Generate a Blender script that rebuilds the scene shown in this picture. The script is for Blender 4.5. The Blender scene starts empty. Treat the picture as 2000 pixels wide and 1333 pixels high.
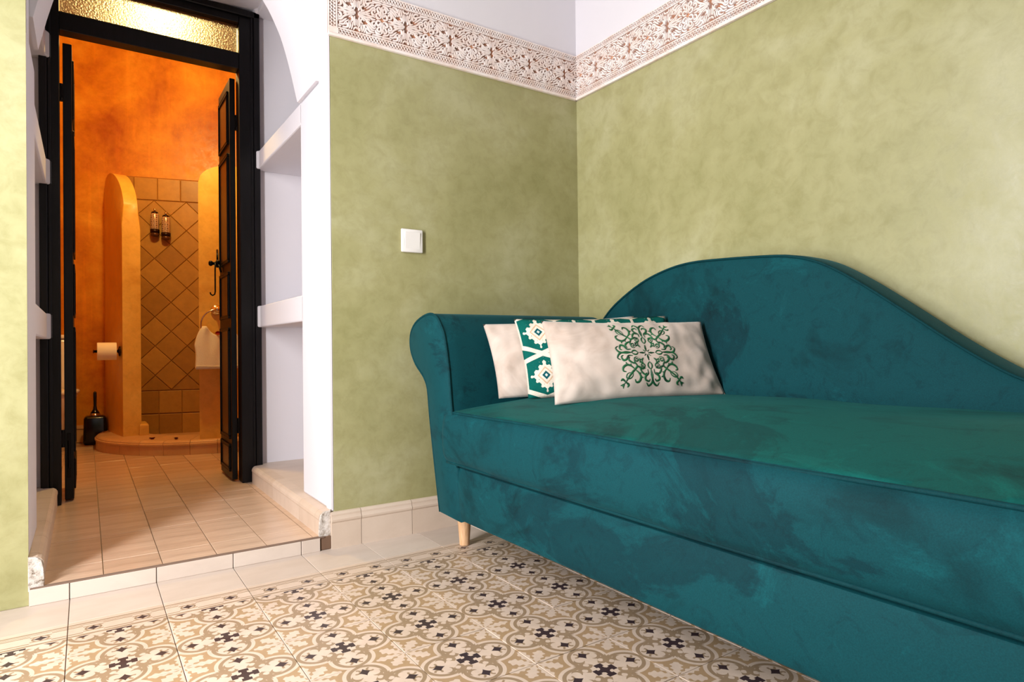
import bpy, bmesh, math, random
from math import sin, cos, pi, sqrt
from mathutils import Vector, Matrix, noise
random.seed(7)
D = bpy.data
COL = bpy.context.scene.collection
SC = bpy.context.scene

# ------------------------------------------------------------------ camera, light, exposure
cam_d = D.cameras.new('camera'); cam = D.objects.new('camera', cam_d); COL.objects.link(cam)
SC.camera = cam
cam_d.sensor_width = 36.0
cam_d.lens = 36.0 * 1236.35 / 2000.0
cam_d.clip_start = 0.05
YAW, PITCH, ROLL = 0.97813, 0.0079136, -0.0112678
fw = Vector((cos(YAW)*cos(PITCH), sin(YAW)*cos(PITCH), sin(PITCH)))
r0 = Vector((sin(YAW), -cos(YAW), 0)); u0 = r0.cross(fw)
rt = r0*cos(ROLL) + u0*sin(ROLL); up = -r0*sin(ROLL) + u0*cos(ROLL)
M = Matrix((rt, up, -fw)).transposed().to_4x4()
M.translation = Vector((-1.7203, -2.04765, 0.65269))
cam.matrix_world = M

SC.view_settings.view_transform = 'Standard'
SC.view_settings.look = 'None'
SC.view_settings.gamma = 1.0
SC.view_settings.use_curve_mapping = False
SC.view_settings.exposure = 0.0

W = D.worlds.new('world'); SC.world = W; W.use_nodes = True
W.node_tree.nodes['Background'].inputs[0].default_value = (0.75, 0.85, 1.0, 1)
W.node_tree.nodes['Background'].inputs[1].default_value = 1.0

def area(name, loc, target, sx, sy, power, color):
    l = D.lights.new(name, 'AREA'); l.shape = 'RECTANGLE'; l.size = sx; l.size_y = sy
    l.energy = power; l.color = color
    o = D.objects.new(name, l); COL.objects.link(o); o.location = loc
    d = Vector(target) - Vector(loc)
    o.rotation_euler = d.to_track_quat('-Z', 'Y').to_euler()
    return o
# daylight through the tall glazed opening in the left wall, and a weak ambient fill lamp added behind the camera
area('window_daylight', (-2.60, -1.02, 1.10), (-0.5, -0.72, 0.88), 0.24, 1.8, 88, (1.0, 0.985, 0.985))
area('rear_fill', (-1.5, -4.15, 1.9), (-1.2, 0, 1.0), 1.8, 1.4, 5, (0.95, 0.93, 1.0))

def point(name, loc, power, color, r=0.05):
    l = D.lights.new(name, 'POINT'); l.energy = power; l.color = color; l.shadow_soft_size = r
    o = D.objects.new(name, l); COL.objects.link(o); o.location = loc; return o
point('bathroom_lamp_light', (-1.41, 1.50, 2.29), 60, (1.0, 0.71, 0.24), 0.06)

# ------------------------------------------------------------------ colour helpers
def s2l(c):
    c = c/255.0
    return c/12.92 if c <= 0.04045 else ((c+0.055)/1.055)**2.4
def rgb(r, g, b): return (s2l(r), s2l(g), s2l(b), 1.0)

# ------------------------------------------------------------------ node expression helper
class E:
    """a scalar in a shader graph: python arithmetic writes Math nodes"""
    nt = None
    def __init__(s, v): s.v = v
    @staticmethod
    def op(name, *a):
        if all(isinstance(x, (int, float)) for x in [q.v if isinstance(q, E) else q for q in a]) and False: pass
        n = E.nt.nodes.new('ShaderNodeMath'); n.operation = name
        for i, x in enumerate(a):
            x = x.v if isinstance(x, E) else x
            if isinstance(x, (int, float)): n.inputs[i].default_value = x
            else: E.nt.links.new(x, n.inputs[i])
        return E(n.outputs[0])
    def __add__(s, o): return E.op('ADD', s, o)
    __radd__ = __add__
    def __sub__(s, o): return E.op('SUBTRACT', s, o)
    def __rsub__(s, o): return E.op('SUBTRACT', o, s)
    def __mul__(s, o): return E.op('MULTIPLY', s, o)
    __rmul__ = __mul__
    def __truediv__(s, o): return E.op('DIVIDE', s, o)
    def __lt__(s, o): return E.op('LESS_THAN', s, o)
    def __gt__(s, o): return E.op('GREATER_THAN', s, o)
def eabs(a): return E.op('ABSOLUTE', a)
def emin(a, b): return E.op('MINIMUM', a, b)
def emax(a, b): return E.op('MAXIMUM', a, b)
def esin(a): return E.op('SINE', a)
def epow(a, b): return E.op('POWER', a, b)
def esqrt(a): return E.op('SQRT', a)
def eand(*a):
    r = a[0]
    for x in a[1:]: r = r*x
    return r
def hyp(x, y): return esqrt(x*x + y*y)
def ring(x, y, r, w): return eabs(hyp(x, y) - r) < w

def mat(name, color=(0.8, 0.8, 0.8, 1), rough=0.6, metal=0.0, spec=0.5):
    m = D.materials.new(name); m.use_nodes = True
    b = m.node_tree.nodes['Principled BSDF']
    b.inputs['Base Color'].default_value = color
    b.inputs['Roughness'].default_value = rough
    b.inputs['Metallic'].default_value = metal
    b.inputs['Specular IOR Level'].default_value = spec
    return m
def B(m): return m.node_tree.nodes['Principled BSDF']
def new(m, t, **kw):
    n = m.node_tree.nodes.new(t)
    for k, v in kw.items(): setattr(n, k, v)
    return n
def link(m, a, b): m.node_tree.links.new(a, b)
def tex_noise(m, scale, detail=4, rough=0.6, coord='Object', dist=0.0, vscale=None):
    tc = new(m, 'ShaderNodeTexCoord'); n = new(m, 'ShaderNodeTexNoise')
    n.inputs['Scale'].default_value = scale; n.inputs['Detail'].default_value = detail
    n.inputs['Roughness'].default_value = rough; n.inputs['Distortion'].default_value = dist
    if vscale:
        mp = new(m, 'ShaderNodeMapping'); mp.inputs['Scale'].default_value = vscale
        link(m, tc.outputs[coord], mp.inputs[0]); link(m, mp.outputs[0], n.inputs['Vector'])
    else: link(m, tc.outputs[coord], n.inputs['Vector'])
    return n.outputs['Fac']
def ramp(m, fac, stops, interp='LINEAR'):
    r = new(m, 'ShaderNodeValToRGB'); r.color_ramp.interpolation = interp
    els = r.color_ramp.elements
    while len(els) < len(stops): els.new(0.5)
    for e, (p, c) in zip(els, stops): e.position = p; e.color = c
    link(m, fac, r.inputs[0]); return r.outputs[0]
def mix(m, fac, a, b, mode='MIX'):
    n = new(m, 'ShaderNodeMix', data_type='RGBA', blend_type=mode)
    for k, x in ((0, fac), (6, a), (7, b)):
        if isinstance(x, E): x = x.v
        if isinstance(x, (int, float, tuple)): n.inputs[k].default_value = x
        else: link(m, x, n.inputs[k])
    return n.outputs[2]
def bump(m, h, strength=0.3, dist=0.01, normal=None):
    n = new(m, 'ShaderNodeBump'); n.inputs['Strength'].default_value = strength
    n.inputs['Distance'].default_value = dist
    link(m, h.v if isinstance(h, E) else h, n.inputs['Height'])
    if normal: link(m, normal, n.inputs['Normal'])
    link(m, n.outputs[0], B(m).inputs['Normal']); return n.outputs[0]

# ------------------------------------------------------------------ materials
def tadelakt(name, c_lo, c_mid, c_hi, rough=0.42, s=2.2, streak=None, spec=0.4):
    m = mat(name, rough=rough, spec=spec)
    f1 = tex_noise(m, s, 7, 0.62, dist=0.25)
    c1 = ramp(m, f1, [(0.30, c_lo), (0.5, c_mid), (0.72, c_hi)])
    f2 = tex_noise(m, s*9, 5, 0.7, dist=0.5)
    c2 = ramp(m, f2, [(0.35, (0.86, 0.85, 0.80, 1)), (0.55, (1, 1, 1, 1)), (0.75, (1.06, 1.06, 1.06, 1))])
    c = mix(m, 0.75, c1, c2, 'MULTIPLY')
    if streak:
        f3 = tex_noise(m, 2.0, 4, 0.6, vscale=(14, 14, 0.6))
        c3 = ramp(m, f3, [(0.55, (1, 1, 1, 1)), (0.68, streak)])
        c = mix(m, 0.5, c, c3, 'MULTIPLY')
    link(m, c, B(m).inputs['Base Color'])
    link(m, ramp(m, f2, [(0.3, (rough-.1,)*3+(1,)), (0.7, (rough+.12,)*3+(1,))]), B(m).inputs['Roughness'])
    f4 = tex_noise(m, 28, 5, 0.6)
    bump(m, f4, 0.10, 0.006)
    return m
M_green = tadelakt('green_tadelakt', rgb(146, 143, 97), rgb(160, 156, 112), rgb(178, 175, 139))
M_white = mat('white_plaster', rgb(219, 215, 221), 0.75, spec=0.2)
bump(M_white, tex_noise(M_white, 14, 4, 0.6), 0.07, 0.01)
M_ceil = mat('ceiling_white', rgb(228, 224, 222), 0.85, spec=0.1)
M_orange = tadelakt('orange_tadelakt', rgb(160, 80, 16), rgb(200, 126, 26), rgb(222, 160, 50), s=2.9, streak=(1.25, 1.2, 1.1, 1))
M_ochre = tadelakt('ochre_tadelakt', rgb(210, 156, 62), rgb(226, 176, 80), rgb(234, 190, 98), s=3.0)
M_btile = mat('bathroom_wall_tile', rgb(190, 130, 70), 0.38)
_oi = new(M_btile, 'ShaderNodeObjectInfo')
_c = ramp(M_btile, _oi.outputs['Random'], [(0, rgb(160, 114, 42)), (0.5, rgb(172, 126, 48)), (1, rgb(188, 140, 60))])
_n = ramp(M_btile, tex_noise(M_btile, 22, 5, 0.65), [(0.3, (0.8, 0.78, 0.76, 1)), (0.7, (1.05, 1.05, 1.05, 1))])
link(M_btile, mix(M_btile, 0.8, _c, _n, 'MULTIPLY'), B(M_btile).inputs['Base Color'])
M_bgrout = mat('bathroom_grout', rgb(150, 100, 48), 0.9)

def cream_tile(name, a, b, rough=0.3, spec=0.5, wavy=0.0):
    m = mat(name, rough=rough, spec=spec)
    oi = new(m, 'ShaderNodeObjectInfo')
    c = ramp(m, oi.outputs['Random'], [(0, a), (1, b)])
    f = tex_noise(m, 9, 6, 0.65, dist=0.4, vscale=(0.6, 1.6, 1))
    n = ramp(m, f, [(0.3, (0.88, 0.86, 0.84, 1)), (0.6, (1, 1, 1, 1))])
    link(m, mix(m, 0.8, c, n, 'MULTIPLY'), B(m).inputs['Base Color'])
    if wavy: bump(m, tex_noise(m, 6, 3, 0.5, vscale=(0.5, 3, 1)), wavy, 0.02)
    return m
M_plain = cream_tile('plain_cream_cement_tile', rgb(198, 182, 170), rgb(212, 197, 185), 0.45)
M_step = cream_tile('sandy_step_tile', rgb(198, 168, 142), rgb(210, 182, 158), 0.24, wavy=0.22)
M_skirt = cream_tile('skirting_tile', rgb(206, 186, 168), rgb(216, 198, 182), 0.4)
M_bcurb = cream_tile('shower_curb_tile', rgb(206, 160, 112), rgb(216, 172, 124), 0.35)
M_grout = mat('dark_grout', rgb(120, 98, 84), 0.9)
M_grout2 = mat('pale_grout', rgb(196, 176, 156), 0.9)
M_broken = mat('broken_plaster', rgb(220, 214, 210), 0.9)
link(M_broken, ramp(M_broken, tex_noise(M_broken, 60, 6, 0.75), [(0.36, rgb(110, 92, 74)), (0.45, rgb(186, 176, 166)), (0.6, rgb(216, 208, 202))]), B(M_broken).inputs['Base Color'])
bump(M_broken, tex_noise(M_broken, 70, 5, 0.7), 0.6, 0.01)
M_mortar = mat('brown_mortar', rgb(110, 84, 66), 0.95)

# cement tile with the printed ornament: every line is a distance field in the tile's own coordinates
CREAM, TAN, TAUPE, DARK = rgb(210, 190, 174), rgb(170, 142, 110), rgb(154, 131, 106), rgb(60, 46, 50)
def ornament(X, Y):
    """X>=Y>=0 in tile units, origin = cross centre. returns masks (dark, tan, taupe) as E"""
    dl = hyp(X - 0.28, Y + 0.02) - 0.238
    d = emin(dl, X - 0.2)
    field = d > 0.024
    band2 = eand(d < -0.016, d > -0.058)
    # star leaves round the tile corner
    S = 0.5 - Y; T = 0.5 - X
    tA = S / 0.315
    hA = 0.050*epow(emax(tA, 0.001), 1.15)*esqrt(emax(1.0 - tA, 0.0))*2.5*(1.0 + 0.26*esin(tA*26.0))
    leafA = eand(T < hA, S < 0.315)
    l = (S + T)*0.7071; w = eabs(S - T)*0.7071
    tB = l / 0.285
    hB = 0.062*epow(emax(tB, 0.001), 1.15)*esqrt(emax(1.0 - tB, 0.0))*2.5*(1.0 + 0.26*esin(tB*26.0))
    leafB = eand(w < hB, l < 0.285)
    hub = hyp(S, T) < 0.035
    leaf = emax(emax(leafA, leafB), hub)
    tan = field*(1.0 - leaf)
    taupe = band2
    # curls inside the medallion
    hookc = eand(ring(X - 0.178, Y - 0.098, 0.050, 0.019), (X - 0.182)*0.6 - (Y - 0.098)*0.8 < 0.030)
    stem = eand((X - Y) < 0.034, X > 0.115, d < 0.0)
    curl2 = eand(ring(X - 0.385, Y - 0.072, 0.036, 0.012), (Y - 0.075) + (X - 0.375)*0.4 < 0.012, d < -0.04)
    curl3 = eand(hyp(X - 0.275, Y - 0.105) < 0.058, hyp(X - 0.300, Y - 0.085) > 0.054)
    taupe = emax(taupe, emax(hookc, emax(stem, emax(curl2, curl3))))
    # dark pieces
    ax = eabs(X - 0.352)
    dia = epow(ax/0.075, 0.80) + epow(Y/0.062, 0.80) < 1.0
    arm = eand(Y < (0.026 + 0.022*(X > 0.072)), X < 0.128)
    core = hyp(X, Y) < 0.050
    dark = emax(dia, emax(arm, core))
    return dark, tan, taupe
def pattern_tile(name, border=False):
    m = mat(name, rough=0.42, spec=0.45)
    E.nt = m.node_tree
    tc = new(m, 'ShaderNodeTexCoord'); sp = new(m, 'ShaderNodeSeparateXYZ')
    link(m, tc.outputs['Object'], sp.inputs[0])
    x = E(sp.outputs[0]) / 0.2; y = E(sp.outputs[1]) / 0.2
    a, b = eabs(x), eabs(y)
    X, Y = emax(a, b), emin(a, b)
    dark, tan, taupe = ornament(X, Y)
    if border:
        top = y > 0.0
        low = 1.0 - top
        dark, tan, taupe = dark*low, tan*low, taupe*low
        ex = eabs(a - 0.25); ey = eabs(y - 0.20)
        bd = epow(ex/0.085, 0.75) + epow(ey/0.065, 0.75) < 1.0
        halo = eand(hyp(ex, ey*1.1) < 0.088, hyp(ex, ey*1.1) > 0.068)
        stripes = emax(eand(y > 0.375, y < 0.405), emax(eand(y > 0.335, y < 0.350), eand(y > 0.02, y < 0.055)))
        wave = eabs(ey - (0.10 - 0.035*eand(ex < 0.10, ex > -1.0))) < 0.011
        dark = emax(dark, bd*top)
        taupe = emax(taupe, emax(emax(halo, wave)*top, stripes*top))
        tan = emax(tan, eand(top, ey > 0.16, y < 0.10)*0.0)
    oi = new(m, 'ShaderNodeObjectInfo')
    c = mix(m, tan, CREAM, TAN); c = mix(m, taupe, c, TAUPE); c = mix(m, dark, c, DARK)
    tint = ramp(m, oi.outputs['Random'], [(0, (0.93, 0.92, 0.90, 1)), (1, (1.03, 1.02, 1.02, 1))])
    c = mix(m, 1.0, c, tint, 'MULTIPLY')
    n = ramp(m, tex_noise(m, 26, 6, 0.7), [(0.3, (0.88, 0.87, 0.86, 1)), (0.65, (1.03, 1.03, 1.03, 1))])
    c = mix(m, 0.8, c, n, 'MULTIPLY')
    link(m, c, B(m).inputs['Base Color'])
    link(m, ramp(m, tex_noise(m, 14, 4, 0.6), [(0.3, (0.3,)*3+(1,)), (0.7, (0.55,)*3+(1,))]), B(m).inputs['Roughness'])
    return m
M_pat = pattern_tile('patterned_cement_tile')
M_bord = pattern_tile('border_cement_tile', True)

M_black = mat('black_painted_wood', rgb(20, 18, 22), 0.42, spec=0.3)
link(M_black, ramp(M_black, tex_noise(M_black, 18, 6, 0.7, vscale=(4, 4, 0.4)), [(0.4, rgb(8, 7, 10)), (0.75, rgb(22, 19, 24))]), B(M_black).inputs['Base Color'])
M_brownwood = mat('dark_brown_door_panel', rgb(72, 44, 24), 0.3)
link(M_brownwood, ramp(M_brownwood, tex_noise(M_brownwood, 14, 6, 0.7, vscale=(5, 5, 0.4)), [(0.3, rgb(46, 28, 16)), (0.7, rgb(92, 56, 28))]), B(M_brownwood).inputs['Base Color'])
M_iron = mat('wrought_iron', rgb(30, 26, 26), 0.4, 0.8)
M_chrome = mat('polished_chrome', rgb(215, 205, 195), 0.12, 1.0)
M_chromed = mat('dark_metal', rgb(60, 40, 30), 0.25, 1.0)
M_oak = mat('pale_beech_wood', rgb(214, 170, 126), 0.45)
link(M_oak, ramp(M_oak, tex_noise(M_oak, 30, 5, 0.6, vscale=(6, 6, 0.5)), [(0.3, rgb(196, 148, 104)), (0.7, rgb(226, 186, 146))]), B(M_oak).inputs['Base Color'])
M_switch = mat('white_plastic', rgb(232, 228, 226), 0.28)
M_paper = mat('toilet_paper', rgb(246, 236, 216), 0.9, spec=0.1)
M_card = mat('cardboard', rgb(150, 110, 70), 0.9)
M_towel = mat('white_terry', rgb(240, 232, 222), 0.95, spec=0.1)
bump(M_towel, tex_noise(M_towel, 260, 3, 0.6), 0.6, 0.006)
M_red = mat('red_petal', rgb(176, 10, 34), 0.5)
M_dred = mat('dark_red_petal', rgb(112, 14, 26), 0.5)
M_blackpl = mat('black_glossy_plastic', rgb(10, 9, 10), 0.2)
M_porc = mat('white_porcelain', rgb(240, 234, 226), 0.1)
M_fill = mat('window_frame_paint', rgb(236, 234, 230), 0.5)

M_glass = mat('textured_glass', (0.27, 0.26, 0.26, 1), 0.55)
B(M_glass).inputs['Transmission Weight'].default_value = 1.0
B(M_glass).inputs['IOR'].default_value = 1.45
_v = new(M_glass, 'ShaderNodeTexVoronoi'); _v.inputs['Scale'].default_value = 130
_t = new(M_glass, 'ShaderNodeTexCoord'); link(M_glass, _t.outputs['Object'], _v.inputs['Vector'])
bump(M_glass, _v.outputs['Distance'], 0.6, 0.006)
M_clear = mat('clear_window_glass', (1, 1, 1, 1), 0.02); B(M_clear).inputs['Transmission Weight'].default_value = 1.0
M_bulb = mat('lamp_bulb', rgb(255, 220, 160), 0.4)
B(M_bulb).inputs['Emission Color'].default_value = (1.0, 0.72, 0.38, 1); B(M_bulb).inputs['Emission Strength'].default_value = 6.0
M_amber = mat('amber_bottle_glass', rgb(176, 126, 88), 0.18, 0.25)
E.nt = M_amber.node_tree
_tc = new(M_amber, 'ShaderNodeTexCoord'); _sp = new(M_amber, 'ShaderNodeSeparateXYZ'); link(M_amber, _tc.outputs['UV'], _sp.inputs[0])
_u, _w = E(_sp.outputs[0])*5.0, E(_sp.outputs[1])*4.0
_fu, _fw = E.op('FRACT', _u) - 0.5, E.op('FRACT', _w) - 0.5
_msk = emax(ring(_fu, _fw, 0.36, 0.07), emax(ring(_fu, _fw, 0.13, 0.06), eabs(eabs(_fu) + eabs(_fw) - 0.72) < 0.07))
link(M_amber, mix(M_amber, _msk, rgb(84, 50, 34), rgb(226, 196, 168)), B(M_amber).inputs['Base Color'])
M_dampf = mat('pump_collar', rgb(40, 18, 14), 0.3, 0.5)

def velvet(name, lo, mid, hi, sheen=0.5, s=3.0, vs=(1, 1, 1)):
    m = mat(name, rough=0.75, spec=0.15)
    f = tex_noise(m, s, 6, 0.62, dist=1.2, vscale=vs)
    c = ramp(m, f, [(0.32, lo), (0.44, mid), (0.62, mid), (0.75, hi)])
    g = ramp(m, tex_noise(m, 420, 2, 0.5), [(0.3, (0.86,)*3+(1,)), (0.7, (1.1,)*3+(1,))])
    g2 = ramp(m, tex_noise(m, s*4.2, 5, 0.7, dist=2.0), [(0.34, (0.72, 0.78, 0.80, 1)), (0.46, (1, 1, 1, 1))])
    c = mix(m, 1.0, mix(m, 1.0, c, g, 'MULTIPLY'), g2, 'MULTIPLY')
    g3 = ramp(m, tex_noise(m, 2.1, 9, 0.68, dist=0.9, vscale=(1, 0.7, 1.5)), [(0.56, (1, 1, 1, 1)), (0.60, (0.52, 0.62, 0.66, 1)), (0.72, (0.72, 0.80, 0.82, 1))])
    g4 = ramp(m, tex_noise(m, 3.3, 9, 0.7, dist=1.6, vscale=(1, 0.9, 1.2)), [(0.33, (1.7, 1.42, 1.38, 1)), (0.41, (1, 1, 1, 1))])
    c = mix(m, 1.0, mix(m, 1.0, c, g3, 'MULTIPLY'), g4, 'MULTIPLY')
    link(m, c, B(m).inputs['Base Color'])
    b = B(m)
    b.inputs['Sheen Weight'].default_value = sheen
    b.inputs['Sheen Roughness'].default_value = 0.35
    b.inputs['Sheen Tint'].default_value = (mid[0]*3+.10, mid[1]*2.2+.2, mid[2]*2.2+.22, 1)
    bump(m, tex_noise(m, 500, 2, 0.5), 0.15, 0.002)
    return m
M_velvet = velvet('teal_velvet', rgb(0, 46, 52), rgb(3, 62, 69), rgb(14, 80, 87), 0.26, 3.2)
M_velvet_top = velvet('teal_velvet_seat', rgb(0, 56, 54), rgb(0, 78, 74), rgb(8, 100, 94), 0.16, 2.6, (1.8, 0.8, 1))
M_pipe = velvet('teal_piping', rgb(0, 40, 46), rgb(0, 54, 60), rgb(4, 66, 72), 0.1, 6)
M_beige = mat('beige_velvet', rgb(196, 180, 168), 0.8, spec=0.15)
B(M_beige).inputs['Sheen Weight'].default_value = 0.35
link(M_beige, ramp(M_beige, tex_noise(M_beige, 9, 5, 0.6, dist=0.8), [(0.32, rgb(182, 163, 150)), (0.6, rgb(202, 186, 175))]), B(M_beige).inputs['Base Color'])
M_thread = mat('green_embroidery_thread', rgb(10, 78, 44), 0.6)
_oi = tex_noise(M_thread, 60, 3, 0.6)
link(M_thread, ramp(M_thread, _oi, [(0.3, rgb(4, 48, 30)), (0.7, rgb(20, 104, 58))]), B(M_thread).inputs['Base Color'])

def ikat():
    m = mat('ikat_cotton', rough=0.9, spec=0.1); E.nt = m.node_tree
    tc = new(m, 'ShaderNodeTexCoord'); sp = new(m, 'ShaderNodeSeparateXYZ'); link(m, tc.outputs['UV'], sp.inputs[0])
    PX, PY = 0.125, 0.138            # metres per repeat; uv is in metres
    u = E(sp.outputs[0]) / PX; v = E(sp.outputs[1]) / PY
    row = E.op('FLOOR', v)
    fv = E.op('FRACT', v) - 0.5
    fu = E.op('FRACT', u) - 0.5
    au, av = eabs(fu), eabs(fv)
    saw = E.op('PINGPONG', fu*9.0 + fv*0.0, 0.5)
    saw2 = E.op('PINGPONG', fv*9.0 + 40.25, 0.5)
    saw3 = E.op('PINGPONG', fu*8.0 + 40.0, 0.5)
    dd = au*1.05 + av*1.15
    outer = dd + saw2*0.21 + saw3*0.21 < 0.49
    ring1 = eand(dd < 0.235, dd > 0.19)
    mid = dd < 0.115
    core = dd < 0.045
    zig = eabs(av - (0.475 - au*0.32 + 0.02)) < 0.052           # cream zigzag bands above and below
    bar = eand(au > 0.462, av < 0.30)
    cream = emax(outer, emax(zig, bar))
    c = mix(m, cream, rgb(8, 92, 84), rgb(224, 212, 196))
    c = mix(m, ring1, c, rgb(206, 170, 140))
    c = mix(m, mid, c, rgb(14, 84, 92))
    c = mix(m, core, c, rgb(196, 206, 200))
    w = ramp(m, tex_noise(m, 300, 2, 0.5, coord='UV'), [(0.3, (0.8,)*3+(1,)), (0.7, (1.05,)*3+(1,))])
    link(m, mix(m, 1.0, c, w, 'MULTIPLY'), B(m).inputs['Base Color'])
    bump(m, tex_noise(m, 400, 2, 0.5, coord='UV'), 0.4, 0.002)
    return m
M_ikat = ikat()
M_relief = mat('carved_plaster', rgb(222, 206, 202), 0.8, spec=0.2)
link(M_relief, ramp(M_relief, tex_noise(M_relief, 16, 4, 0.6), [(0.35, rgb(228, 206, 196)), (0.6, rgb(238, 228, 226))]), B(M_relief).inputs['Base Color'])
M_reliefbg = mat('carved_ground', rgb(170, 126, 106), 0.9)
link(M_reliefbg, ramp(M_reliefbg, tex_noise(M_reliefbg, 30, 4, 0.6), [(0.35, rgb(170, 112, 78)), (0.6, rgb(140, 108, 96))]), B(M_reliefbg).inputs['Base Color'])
M_star = mat('terracotta_paint', rgb(196, 138, 104), 0.85)

# ------------------------------------------------------------------ mesh helpers
def finish(bm, name, m, parent=None, smooth=False, loc=None):
    me = D.meshes.new(name); bm.normal_update(); bm.to_mesh(me); bm.free()
    for x in (m if isinstance(m, (list, tuple)) else [m]): me.materials.append(x)
    if smooth:
        for p in me.polygons: p.use_smooth = True
    o = D.objects.new(name, me); COL.objects.link(o)
    if parent: o.parent = parent
    if loc is not None: o.location = loc
    return o
def smooth_by_angle(o, a=0.6):
    me = o.data
    bm = bmesh.new(); bm.from_mesh(me)
    for f in bm.faces: f.smooth = True
    for e in bm.edges:
        if len(e.link_faces) == 2 and e.calc_face_angle(0) > a: e.smooth = False
    bm.to_mesh(me); bm.free(); return o
def box(bm, lo, hi, bev=0.0, seg=1):
    lo, hi = Vector(lo), Vector(hi)
    r = bmesh.ops.create_cube(bm, size=1.0)
    vs = r['verts']
    for v in vs:
        v.co = Vector((lo.x + (v.co.x+.5)*(hi.x-lo.x), lo.y + (v.co.y+.5)*(hi.y-lo.y), lo.z + (v.co.z+.5)*(hi.z-lo.z)))
    if bev:
        es = list({e for v in vs for e in v.link_edges})
        bmesh.ops.bevel(bm, geom=es, offset=bev, segments=seg, affect='EDGES', profile=0.5)
    return bm
def box_obj(name, lo, hi, m, parent=None, bev=0.0, seg=1, smooth=False):
    bm = bmesh.new(); box(bm, lo, hi, bev, seg); return finish(bm, name, m, parent, smooth)
def prism(bm, pts, h0, h1, axis='z', bev=0.0, seg=2):
    """polygon pts (a,b) extruded along axis: z->(x,y), x->(y,z), y->(x,z)"""
    def P(a, b, h): return {'z': (a, b, h), 'x': (h, a, b), 'y': (a, h, b)}[axis]
    lo = [bm.verts.new(P(a, b, h0)) for a, b in pts]; hi = [bm.verts.new(P(a, b, h1)) for a, b in pts]
    n = len(pts)
    fs = [bm.faces.new(lo[::-1]), bm.faces.new(hi)]
    for i in range(n): fs.append(bm.faces.new((lo[i], lo[(i+1) % n], hi[(i+1) % n], hi[i])))
    bmesh.ops.recalc_face_normals(bm, faces=fs)
    if bev:
        es = [e for f in fs[:2] for e in f.edges]
        bmesh.ops.bevel(bm, geom=es, offset=bev, segments=seg, affect='EDGES', profile=0.5)
    return bm
def lathe(bm, prof, c=(0, 0, 0), n=24, axis='z', cap=True):
    rows = []
    c = Vector(c)
    for r, h in prof:
        row = []
        for i in range(n):
            a = 2*pi*i/n
            p = {'z': (r*cos(a), r*sin(a), h), 'x': (h, r*cos(a), r*sin(a)), 'y': (r*cos(a), h, r*sin(a))}[axis]
            row.append(bm.verts.new(c + Vector(p)))
        rows.append(row)
    for a, b in zip(rows, rows[1:]):
        for i in range(n): bm.faces.new((a[i], a[(i+1) % n], b[(i+1) % n], b[i]))
    if cap:
        bm.faces.new(rows[0][::-1]); bm.faces.new(rows[-1])
    bmesh.ops.recalc_face_normals(bm, faces=bm.faces[:])
    return bm
def tube(bm, pts, r, n=8, closed=False):
    pts = [Vector(p) for p in pts]; rows = []; N = len(pts)
    rad = r if isinstance(r, (list, tuple)) else [r]*N
    prev = None
    for i, p in enumerate(pts):
        if closed: t = pts[(i+1) % N] - pts[i-1]
        else: t = pts[min(i+1, N-1)] - pts[max(i-1, 0)]
        t.normalize()
        a = prev if prev is not None else (Vector((0, 0, 1)) if abs(t.z) < 0.9 else Vector((1, 0, 0)))
        b = t.cross(a).normalized(); a = b.cross(t).normalized(); prev = a
        rows.append([bm.verts.new(p + (a*cos(2*pi*k/n) + b*sin(2*pi*k/n))*rad[i]) for k in range(n)])
    m = N if closed else N-1
    for i in range(m):
        A, Bv = rows[i], rows[(i+1) % N]
        for k in range(n): bm.faces.new((A[k], A[(k+1) % n], Bv[(k+1) % n], Bv[k]))
    if not closed: bm.faces.new(rows[0][::-1]); bm.faces.new(rows[-1])
    bmesh.ops.recalc_face_normals(bm, faces=bm.faces[:])
    return bm
def empty(name, loc=(0, 0, 0)):
    o = D.objects.new(name, None); COL.objects.link(o); o.location = loc; o.empty_display_size = 0.05; return o
def child(o, parent):
    o.parent = parent; o.location = Vector(o.location) - Vector(parent.location); return o
def tag(o, label, cat, group=None):
    o['label'] = label; o['category'] = cat
    if group: o['group'] = group
    return o
def struct(o, label=None):
    o['kind'] = 'structure'
    if label: o['label'] = label
    return o
def bez(p, n=10):
    """catmull-rom through 2-D points"""
    out = []
    P = [p[0]] + list(p) + [p[-1]]
    for i in range(1, len(P)-2):
        a, b, c, d = [Vector(q) for q in (P[i-1], P[i], P[i+1], P[i+2])]
        for k in range(n):
            t = k/n
            out.append(0.5*((2*b) + (c-a)*t + (2*a-5*b+4*c-d)*t*t + (3*b-a-3*c+d)*t**3))
    out.append(Vector(p[-1])); return out
def spiral(cx, cy, r0, r1, a0, turns, n=14):
    return [(cx + (r0+(r1-r0)*k/n)*cos(a0+2*pi*turns*k/n), cy + (r0+(r1-r0)*k/n)*sin(a0+2*pi*turns*k/n)) for k in range(n+1)]

# ------------------------------------------------------------------ room shell
RX, RY, H = -2.66, -4.25, 3.4
L0, L1 = -1.845, -1.058           # doorway in the back wall
ZT = 1.687; ZF = 1.865            # frieze bottom and top
T_P = 0.30
def shell(name, lo, hi, m, label=None, bev=0.0):
    return struct(box_obj(name, lo, hi, m, bev=bev), label)
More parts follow.
